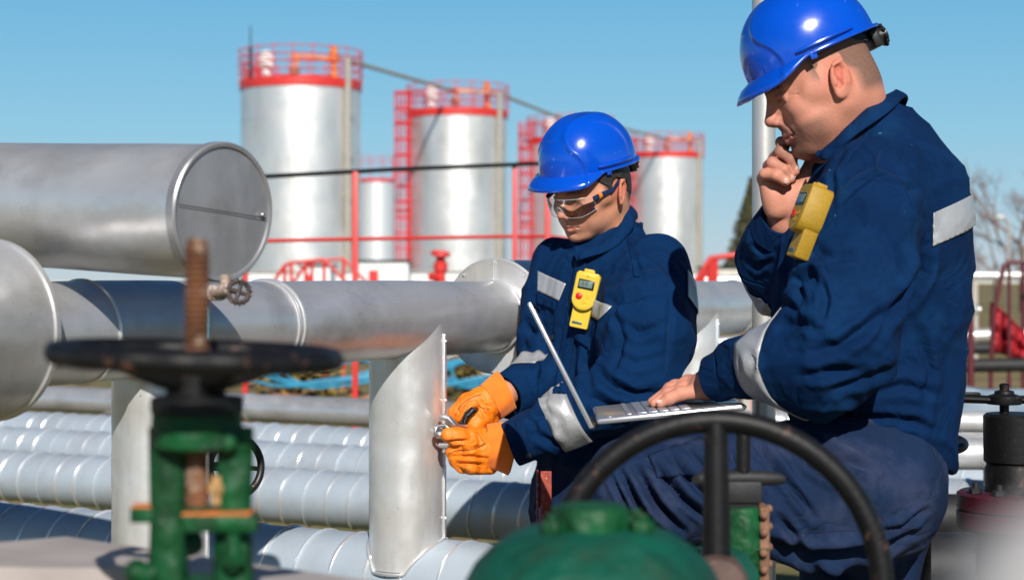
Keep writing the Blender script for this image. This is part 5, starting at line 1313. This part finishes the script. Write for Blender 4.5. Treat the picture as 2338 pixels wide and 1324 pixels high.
# left hand resting on the keyboard
def ph(pts, k): chain(S, pts, k)
ph([(1640, 872, 2.872, .027), (1612, 878, 2.885, .026)], .015)
for (pts, r) in ((((1612, 890, 2.872), (1552, 899, 2.872), (1528, 910, 2.868), (1507, 921, 2.866)), (.0155, .0105, .0088, .0078)),
                 (((1612, 880, 2.885), (1560, 886, 2.900), (1526, 899, 2.896), (1494, 920, 2.892)), (.0165, .0108, .0092, .0080)),
                 (((1612, 872, 2.90), (1566, 876, 2.930), (1530, 888, 2.925), (1489, 917, 2.920)), (.0165, .0108, .0092, .0080)),
                 (((1612, 868, 2.92), (1572, 871, 2.955), (1540, 882, 2.955), (1500, 912, 2.945)), (.0160, .0105, .0090, .0080)),
                 (((1625, 880, 2.92), (1590, 893, 2.965), (1560, 905, 2.975)), (.014, .010, .0088))):
    ph([(*q, rr) for q, rr in zip(pts, r)], .0080)
    for q in pts[1:-1]: S.ell(P(*q) + Vector((0, 0, .0015)), (.0098, .0098, .0092), k=.007)
# right hand at the mouth: wrist, palm, curled fingers and thumb under the chin
D = 2.975
ph([(1790, 510, D + .035, .027), (1787, 480, D + .025, .027)], .015)
for (pts, r) in ((((1787, 475, D + .02), (1783, 352, D + .02), (1789, 334, D + .005), (1783, 325, D - .006), (1803, 320, D - .012), (1819, 317, D - .012)), (.020, .0115, .0100, .0092, .0082, .0076)),
                 (((1785, 475, D + .015), (1771, 362, D + .015), (1782, 347, D - .012), (1806, 364, D - .022), (1815, 392, D - .020)), (.020, .0120, .0105, .0096, .0082)),
                 (((1781, 475, D + .010), (1757, 380, D + .008), (1763, 372, D - .018), (1790, 388, D - .030), (1805, 409, D - .026)), (.019, .0115, .0102, .0092, .0080)),
                 (((1775, 478, D + .005), (1743, 408, D + .000), (1746, 398, D - .018), (1772, 402, D - .034), (1794, 416, D - .032)), (.018, .0110, .0095, .0086, .0074))):
    ph([(*q, rr) for q, rr in zip(pts, r)], .0045)
S.ell(P(1812, 455, D + .012), (.024, .022, .030), k=.018); S.ell(P(1765, 452, D + .004), (.017, .018, .032), k=.016)
ph([(1805, 480, D + .02, .019), (1829, 440, D + .010, .0155), (1841, 402, D + .008, .0125), (1850, 372, D + .012, .0105)], .012)
hx, hy, hz = [float(v) for v in fo[0]]
c1 = P(1780, 410, D); c2 = P(1555, 895, 2.91)
V, Fq = grid_of(S, (.18, 2.62, .95), (.90, 3.26, 1.96), .0019, .011, ([(hx - .14, hx + .12), (c1.x - .06, c1.x + .07), (c2.x - .06, c2.x + .07)], [(hy - .10, hy + .10), (2.84, 3.02)], [(hz - .14, hz + .06), (c1.z - .08, c1.z + .08), (c2.z - .035, c2.z + .04)]))
V = smooth(V, Fq, 1, .3); old = np_obj('person', V, Fq, skinm, None, skin_colors(V, fo, 'old'), keep_big=True)
tag(old, 'older worker in blue helmet with hand at his chin, the other hand on a laptop', 'person')
nailm = mat('fingernail', (.66, .36, .30), .3, 0)
for (px, py, d, rx) in ((1816, 384, D - .0275, 0), (1806, 405, D - .0335, 0), (1795, 413, D - .0395, 0), (1808, 316, D - .0195, 0), (1505, 917, 2.8595, 1)):
    b = MB(); b.sphere(P(px, py, d), (.0048, .0014, .0056) if not rx else (.0058, .0016, .0040), 14); b.build('fingernail', nailm, old)
foh = frame(85, 25, -1, .91, (0, 0, .028), P(1846, 124, 2.955)); ho = helmet(foh, old, helm); headband(foh, ho)
# jacket
S = SDF()
chain(S, [(1990, 430, 2.83, .088), (1968, 520, 2.79, .092), (1945, 640, 2.75, .092), (1915, 770, 2.72, .094), (1868, 832, 2.72, .082), (1800, 828, 2.74, .064), (1735, 832, 2.79, .050), (1690, 842, 2.82, .043), (1652, 852, 2.84, .038)], .035)
chain(S, [(1960, 440, 3.16, .085), (1870, 560, 3.16, .070), (1780, 650, 3.14, .054), (1745, 600, 3.10, .050), (1758, 550, 3.05, .045), (1782, 505, 3.01, .040)], .03)
S.cut(P(1668, 849, 2.832), P(1628, 868, 2.855), .5); S.cut(P(1766, 535, 3.035), P(1785, 499, 3.008), .5)
S.loft([st(1990, 235, 2.99, .070, .070), st(1996, 262, 2.99, .088, .080), st(2000, 295, 2.99, .105, .10), st(2000, 340, 2.99, .110, .15), st(2010, 400, 2.99, .130, .19), st(2006, 460, 2.99, .144, .205), st(1994, 600, 2.99, .168, .20),
        st(1982, 750, 2.99, .167, .19), st(1990, 880, 2.99, .158, .185), st(2002, 960, 2.99, .140, .175), st(2005, 1040, 2.99, .116, .165), st(2008, 1066, 2.99, .112, .16)], pw=2.08, k=.035, ang=.22)
S.cap(P(1955, 318, 2.975), nt_, .064, .070, k=.006, sub=True)
V, Fq = grid_of(S, (.33, 2.55, 1.02), (.88, 3.32, 1.74), .0042, .0042)
foldsO = [([(1830, 690), (1820, 640), (1850, 620), (1868, 665)], 10, .011), ([(1870, 620), (1885, 680), (1875, 730)], 9, .008), ([(1760, 700), (1790, 690), (1820, 710)], 9, .006), ([(1780, 745), (1830, 735), (1880, 760)], 12, .007),
          ([(1860, 800), (1920, 790), (1990, 740), (2060, 680)], 14, .012), ([(1830, 860), (1900, 850), (1975, 850)], 12, .010), ([(2000, 780), (2060, 690), (2120, 600)], 12, .010), ([(1890, 900), (1980, 870), (2060, 830)], 12, .007),
          ([(1900, 470), (1990, 395), (2080, 430), (2130, 530)], 9, .006), ([(2120, 540), (2110, 620), (2060, 720)], 13, .010), ([(1850, 560), (1900, 590), (1960, 580)], 12, .004), ([(1700, 790), (1720, 820), (1715, 870)], 7, .006),
          ([(1820, 960), (1900, 955), (2000, 955), (2110, 960)], 10, .009), ([(1985, 900), (2060, 880), (2150, 900)], 12, .006), ([(2010, 985), (2080, 965), (2150, 985)], 10, .005), ([(2100, 760), (2130, 850), (2110, 930)], 12, .006),
          ([(1715, 560), (1740, 580), (1760, 570)], 7, .006), ([(1705, 600), (1730, 615), (1755, 600)], 7, .006), ([(1800, 600), (1780, 680), (1740, 740)], 9, .007), ([(1960, 330), (1990, 350), (1995, 390)], 6, .003), ([(1930, 320), (1900, 380), (1895, 470)], 8, .004)]
V = cloth(V, Fq, [(a, b, c * 1.4) for a, b, c in foldsO], amp=.0036, seed=12); V = smooth(V, Fq, 1, .3)
jo = np_obj('jacket', V, Fq, jk_old, old, keep_big=True); bo = bvh_of(jo)
sleeve_cuff(jo, P(1668, 849, 2.832), P(1628, 868, 2.855), .0440, .0395, jk_old)
sleeve_cuff(jo, P(1766, 535, 3.035), P(1785, 499, 3.008), .0450, .0410, jk_old)
band_ray(bo, P(1800, 828, 2.74), P(1735, 832, 2.79), -.10, .98, .10, refl, jo)
band_on(jo, 'reflective_band', P(1780, 650, 3.14), P(1745, 600, 3.10), -.3, .6, .075, refl, jo, cuts=((1762, 1),))
tc_ = P(2168, 491, 2.99); tx_ = Vector((-.37, 0, .93)); band_on(jo, 'reflective_band', tc_ - tx_ * .025, tc_ + tx_ * .025, 0, 1, .5, refl, jo, cuts=((2128, -1),))
for pts in ([(2058, 215), (1990, 290), (1905, 365)], [(1895, 470), (1950, 400), (2010, 382), (2080, 425), (2125, 520)], [(2010, 345), (2000, 385)], [(1830, 1003), (1960, 1040), (2155, 1066)], [(1822, 990), (1960, 1028), (2157, 1052)], [(1688, 812), (1702, 850), (1698, 892)]): seam(bo, pts, seamm, jo)
collar(jo, [P(1868, 345, 2.90), P(1885, 338, 2.882), P(1935, 290, 2.872), P(1990, 240, 2.905), P(2045, 206, 2.985), P(2030, 225, 3.06), P(1960, 290, 3.10), P(1890, 345, 3.06)],
       [P(1872, 362, 2.885), P(1893, 362, 2.865), P(1950, 312, 2.850), P(2022, 262, 2.885), P(2068, 222, 2.985), P(2055, 262, 3.09), P(1960, 330, 3.14), P(1880, 370, 3.08)], jk_old)
# trousers
S = SDF(); zz = lambda y, d: CZ + (HY - y) / FPX * d
S.loft([(zz(960, 2.99), P(2000, 0, 2.99).x, 2.99, .108, .150), (zz(1060, 2.99), P(2004, 0, 2.99).x, 2.99, .112, .165), (zz(1150, 2.99), P(2000, 0, 2.99).x, 2.99, .108, .165), (zz(1230, 2.99), P(1995, 0, 2.99).x, 3.0, .092, .15)], k=.05)
chain(S, [(1985, 1110, 2.88, .118), (1850, 1125, 2.83, .112), (1680, 1120, 2.79, .097), (1520, 1118, 2.77, .082), (1440, 1118, 2.77, .072)], .05)
chain(S, [(1440, 1122, 2.77, .070), (1480, 1300, 2.84, .072), (1530, 1720, 2.98, .06)], .05)
a0 = P(1975, 1180, 3.07); S.cap(a0, P(1945, 1500, 3.06), .115, .098, k=.05); S.cap(P(1945, 1500, 3.06), Vector((.60, 3.08, .14)), .095, .075, k=.04)
V, Fq = grid_of(S, (.12, 2.62, .08), (.82, 3.26, 1.18), .0048, .010, ([(.12, .82)], [(2.6, 3.1)], [(.85, 1.18)]))
foldsT0 = [([(1415, 1075), (1455, 1150), (1500, 1215)], 9, .010), ([(1450, 1065), (1500, 1150), (1560, 1215)], 10, .012), ([(1490, 1055), (1560, 1140), (1620, 1190)], 9, .010), ([(1395, 1085), (1430, 1150), (1450, 1200)], 8, .007),
          ([(1530, 1040), (1600, 1120), (1700, 1180)], 10, .010), ([(1660, 1030), (1700, 1100), (1740, 1160)], 9, .007), ([(1720, 1000), (1780, 1080), (1860, 1180)], 10, .008), ([(1800, 985), (1850, 1060), (1940, 1110)], 11, .009),
          ([(1850, 975), (1900, 1030), (1990, 1075)], 11, .009), ([(1750, 1240), (1850, 1262), (1990, 1250), (2080, 1215)], 14, .016), ([(1780, 1180), (1820, 1230), (1840, 1250)], 9, .006), ([(1990, 1215), (2060, 1200), (2120, 1165)], 8, .007),
          ([(1840, 1275), (1900, 1300), (1950, 1330)], 10, .008), ([(1960, 1260), (2020, 1290), (2060, 1330)], 9, .006), ([(1620, 1010), (1650, 1060), (1700, 1085)], 7, .006), ([(1560, 1020), (1640, 1090), (1730, 1130)], 8, .007)]
V = cloth(V, Fq, [(a, b * .95, c * 2.2) for a, b, c in foldsT0], amp=.0024, seed=21); V = smooth(V, Fq, 1, .3); to = np_obj('trousers', V, Fq, tr, old, keep_big=True); bt = bvh_of(to)
patch(bt, 'thigh_pocket', [(1480, 1040), (1600, 1000), (1690, 1075), (1500, 1090)], tr, to, 16, 8, .004, .003)
for pts in ([(2150, 1075), (2110, 1180), (2060, 1212), (1990, 1225)], [(1860, 990), (1990, 1150), (2040, 1215)], [(1480, 1042), (1500, 1090)], [(1820, 1215), (2100, 1205)]): seam(bt, pts, mat('trouser_thread', (.006, .010, .035), .8), to)
boot(.60, 3.08, old, 0.0, (-1, -.1)); fb = P(1530, 1720, 2.98); boot(fb.x, fb.y, old, fb.z - .13, (-1, 0))
root = empty('foot_block', (fb.x - .03, fb.y, 0), 'concrete block under the older worker\'s raised boot', 'block')
b = MB(); b.box((fb.x - .04, fb.y, (fb.z - .131) / 2), (.34, .26, fb.z - .131), None, .01); b.build('block', concrete, root)
# ---------------- laptop ----------------
lap = mat('laptop_aluminium', (.62, .62, .64), .28, .75, var=.03)
keym = mat('laptop_keys', (.36, .40, .46), .35, .4)
scr = mat('laptop_screen', (.01, .012, .015), .12)
root = empty('laptop', P(1375, 965, 2.9), 'open silver laptop balanced on the raised thigh, seen edge on', 'laptop')
h0 = P(1362, 956, 2.78); ex = (P(1703, 912, 2.88) - h0); Wd = Vector((.009, .325, -.004)); ey = Wd.normalized(); Lb = ex.length; exn = (ex - ey * ex.dot(ey)).normalized(); ez = exn.cross(ey).normalized()
if ez.z < 0: ez = -ez
def lp(u, v, w_=0.0): return h0 + exn * (u * .245) + ey * (v * .325) + ez * w_
Ml = Matrix((exn, ey, ez)).transposed()
b = MB(); b.box(lp(.5, .5, -.005), (.245, .325, .0100), Ml, .0045); base = b.build('base', lap, root)
b = MB(); b.box(lp(.60, .5, .0003), (.118, .285, .0006), Ml, .0002); b.build('key_well', mat('key_well', (.07, .075, .085), .4, .5), base)
kb = MB()
for r_ in range(6):
    for c in range(14):
        u = .22 + r_ * .085 if r_ else .225; sw = .0170 if r_ else .009
        kb.box(lp(.225 + (r_ - .0) * .073 + (.012 if r_ else -.004), .085 + c * .0635, .0012), (sw * .92 if r_ else .008, .0190, .0016), Ml, .0006)
kb.build('keyboard', keym, base)
b = MB(); b.box(lp(.87, .5, .0004), (.052, .095, .001), Ml, .0003); b.build('touchpad', keym, base)
b = MB(); b.lathe(lp(.09, .055, .0), ez, [(.006, 0), (.006, .0012), (.0045, .0018), (0, .0018)], 20)
b.build('power_button', lap, base)
ey = Vector((.009, .325, -.017)).normalized(); l0, l1 = P(1352, 978, 2.78), P(1207, 690, 2.79); eu = (l1 - l0).normalized(); Ll = (l1 - l0).length; en = eu.cross(ey).normalized()
eyl = (ey - eu * ey.dot(eu)).normalized(); en = eu.cross(eyl).normalized(); Mq = Matrix((eu, eyl, en)).transposed()
cm = l0 + eu * Ll / 2 + eyl * .1625
b = MB(); b.box(cm, (Ll, .325, .0075), Mq, .003); lid = b.build('lid', lap, root)
sgn = 1 if en.x > 0 else -1
b = MB(); b.box(cm + en * sgn * .0041, (Ll - .03, .30, .001), Mq, .0003); b.build('screen', scr, lid)
b = MB(); b.cyl(l0 + eyl * .04 + Vector((.006, 0, .002)), l0 + eyl * .285 + Vector((.006, 0, .002)), .0055, n=16); b.build('hinge', dark, root)
# ---------------- gas detectors ----------------
yel = mat('detector_yellow', (.66, .45, .02), .5, 0, var=.05, vscale=40, bump=.25, bscale=300)
yel2 = mat('detector_ochre', (.38, .225, .014), .55, 0, var=.08, vscale=40, bump=.45, bscale=300, specks=((.3, .2, .02), 300, .66))
def detector(c, up, nrm, sc, m, label, digits=True, dp=1.0):
    c = Vector(c); up = Vector(up).normalized(); nrm = Vector(nrm); nrm = (nrm - up * nrm.dot(up)).normalized(); rt = up.cross(nrm).normalized(); M_ = Matrix((rt, up, nrm)).transposed()
    # rt points to the viewer's right when nrm faces the viewer
    root = empty('gas_detector', c, label, 'gas detector')
    def q(x, y, z=0): return c + (rt * x + up * y + nrm * (z * dp if z < .0145 else z + .0145 * (dp - 1))) * sc
    def prism(b, outline, z0, z1, bev=.0016):
        n = len(outline); cx = sum(p[0] for p in outline) / n; cy = sum(p[1] for p in outline) / n; rings = []
        for z, s in ((z0, -bev), (z0 + bev, 0), (z1 - bev, 0), (z1, -bev)):
            rings.append([q(cx + (x - cx) * (1 + s / .03), cy + (y - cy) * (1 + s / .045), z) for x, y in outline])
        vs_ = [v for r_ in rings for v in r_]; fs = [(k * n + i, k * n + (i + 1) % n, (k + 1) * n + (i + 1) % n, (k + 1) * n + i) for k in range(3) for i in range(n)]
        fs += [tuple(reversed(range(n))), tuple(3 * n + i for i in range(n))]; b.add(vs_, fs)
    arc = [(math.cos(R(a)) * .0235, -.012 + math.sin(R(a)) * .022) for a in range(200, 345, 12)]
    upper = [(-.0235, -.014), *arc, (.0235, -.014), (.0235, .036), (.019, .041), (-.019, .041), (-.0235, .036)]
    lower = [(-.0185, -.066), (-.0165, -.069), (.0165, -.069), (.0185, -.066), (.0185, -.01), (-.0185, -.01)]
    b = MB(); prism(b, upper, -.013, .014); prism(b, lower, -.013, .004)
    o = b.build('case', m, root, ang=45)
    b = MB(); prism(b, [(-.0215, .034)] + [(math.cos(R(a)) * .0205, -.012 + math.sin(R(a)) * .019) for a in range(180, 361, 15)] + [(.0215, .034)], .0146, .0152, .0002)
    b.box(q(-.001, .0440, .000), (.019 * sc, .007 * sc, .017 * sc), M_, .0012); b.box(q(.008, .0425, .008), (.006 * sc, .005 * sc, .008 * sc), M_, .0008); b.build('front_plate', m, o)
    b = MB(); b.box(q(.0, .0165, .0155), (.032 * sc, .0190 * sc, .0014 * sc), M_, .0004); disp = b.build('display', mat('display_frame', (.012, .018, .022), .25), o)
    b = MB(); b.box(q(-.001, .0170, .0164), (.026 * sc, .0125 * sc, .0006 * sc), M_, .0001); b.build('screen', mat('lcd_glass', (.16, .22, .21), .2), disp)
    b = MB(); b.lathe(q(-.0095, -.0075, .0148), nrm, [(.0066 * sc, 0), (.0066 * sc, .0014 * sc), (.0055 * sc, .0022 * sc), (0, .0024 * sc)], 28); b.build('alarm_button', mat('red_button', (.62, .012, .01), .4), o)
    for x, y in ((.0085, -.0055), (.0035, -.0160)):
        b = MB(); b.lathe(q(x, y, .0148), nrm, [(.0042 * sc, 0), (.0042 * sc, .0010 * sc), (.0034 * sc, .0013 * sc), (.0032 * sc, .0008 * sc), (0, .0008 * sc)], 20); b.build('small_button', m, o)
    b = MB(); b.box(q(-.004, -.0595, .0043), (.020 * sc, .0046 * sc, .0012 * sc), M_, .0005); plate = b.build('name_plate', mat('plate_blue', (.03, .10, .14), .35), o)
    b = MB(); b.ring(q(0, .0328, .0152), nrm, .0024 * sc, .0003, 20, 5, a0=20, a1=160); b.ring(q(0, .0328, .0152), nrm, .0024 * sc, .0003, 20, 5, a0=200, a1=340); b.sphere(q(0, .0328, .0152), .0007 * sc, 8); b.build('sensor_mark', mat('mark_dark', (.25, .16, .01), .6), o)
    b = MB(); b.box(q(0, -.004, -.0150), (.018 * sc, .05 * sc, .003 * sc), M_, .001); b.build('clip', steel, o)
    if digits:
        cu = bpy.data.curves.new('reading', 'FONT'); cu.body = '0.0'; cu.size = .0105 * sc; cu.extrude = .0001; cu.align_x = 'CENTER'; cu.align_y = 'CENTER'
        t = bpy.data.objects.new('reading', cu); COL.objects.link(t); t.matrix_world = Matrix.Translation(q(-.003, .0170, .0168)) @ M_.to_4x4(); bpy.context.view_layer.update(); me = bpy.data.meshes.new_from_object(t); mw = t.matrix_world.copy(); bpy.data.objects.remove(t); t = bpy.data.objects.new('reading', me); COL.objects.link(t); t.matrix_world = mw; me.materials.clear(); me.materials.append(mat('lcd_ink', (.004, .005, .006), .6)); bpy.context.view_layer.update(); attach(t, disp)
    return root
cy, _ = on_surf(bv, 1332, 680, .0)
dy = cy.y - .020
detector(P(1337, 670, dy), (.21, .03, .97), (-.20, -.96, -.02), 1.08, yel, 'bright yellow gas detector clipped on the younger worker\'s chest, display showing')
co, _ = on_surf(bo, 1852, 480, .0); co2, _ = on_surf(bo, 1835, 560, .0)
do = min(co.y, co2.y) - .022
detector(P(1849, 488, do), (.36, .02, .93), (-.98, -.19, .10), 1.06, yel2, 'ochre gas detector hanging from the older worker\'s chest, turned sideways', digits=False, dp=1.35)
# ---------------- shackle and lever on the riser ----------------
D = 3.50
root = empty('lifting_shackle', Q(1015, 985), 'silver shackle and eye bolt the gloves are turning on the riser', 'shackle')
b = MB(); b.sweep([Q(1009, 952, .02), Q(1016, 952, -.005), Q(1026, 957, -.02), Q(1036, 968, -.02), Q(1046, 974, -.01), Q(1065, 974, .02)], [.0062, .0068, .007, .007, .0065, .006], 14)
b.sweep([Q(1006, 1016, .02), Q(1024, 1017, -.01), Q(1045, 1020, .02)], .0058, 14); b.build('bow', steel, root)
b = MB(); b.ring(Q(1004, 985, -.003), (.5, -.85, .1), .0105, .0042, 32, 10); b.cyl(Q(1003, 986, .006), Q(1002, 987, .04), .007, n=12); b.sweep([Q(1002, 974, -.005), Q(1016, 970, -.008), Q(1030, 982, -.01)], .004, 10); b.build('eye_bolt', steel, root)
b = MB(); b.sweep([Q(1056, 982, .03), Q(1060, 962, .022), Q(1068, 946, .018), Q(1078, 938, .022), Q(1094, 935, .05)], [.0075, .0080, .0088, .0085, .0075], 14); root2 = empty('hand_lever', Q(1060, 978), 'black bent tool handle held in the farther orange glove', 'tool'); b.build('handle', mat('lever_black', (.01, .01, .011), .25, 0, bump=.4, bscale=120, coat=.3), root2)
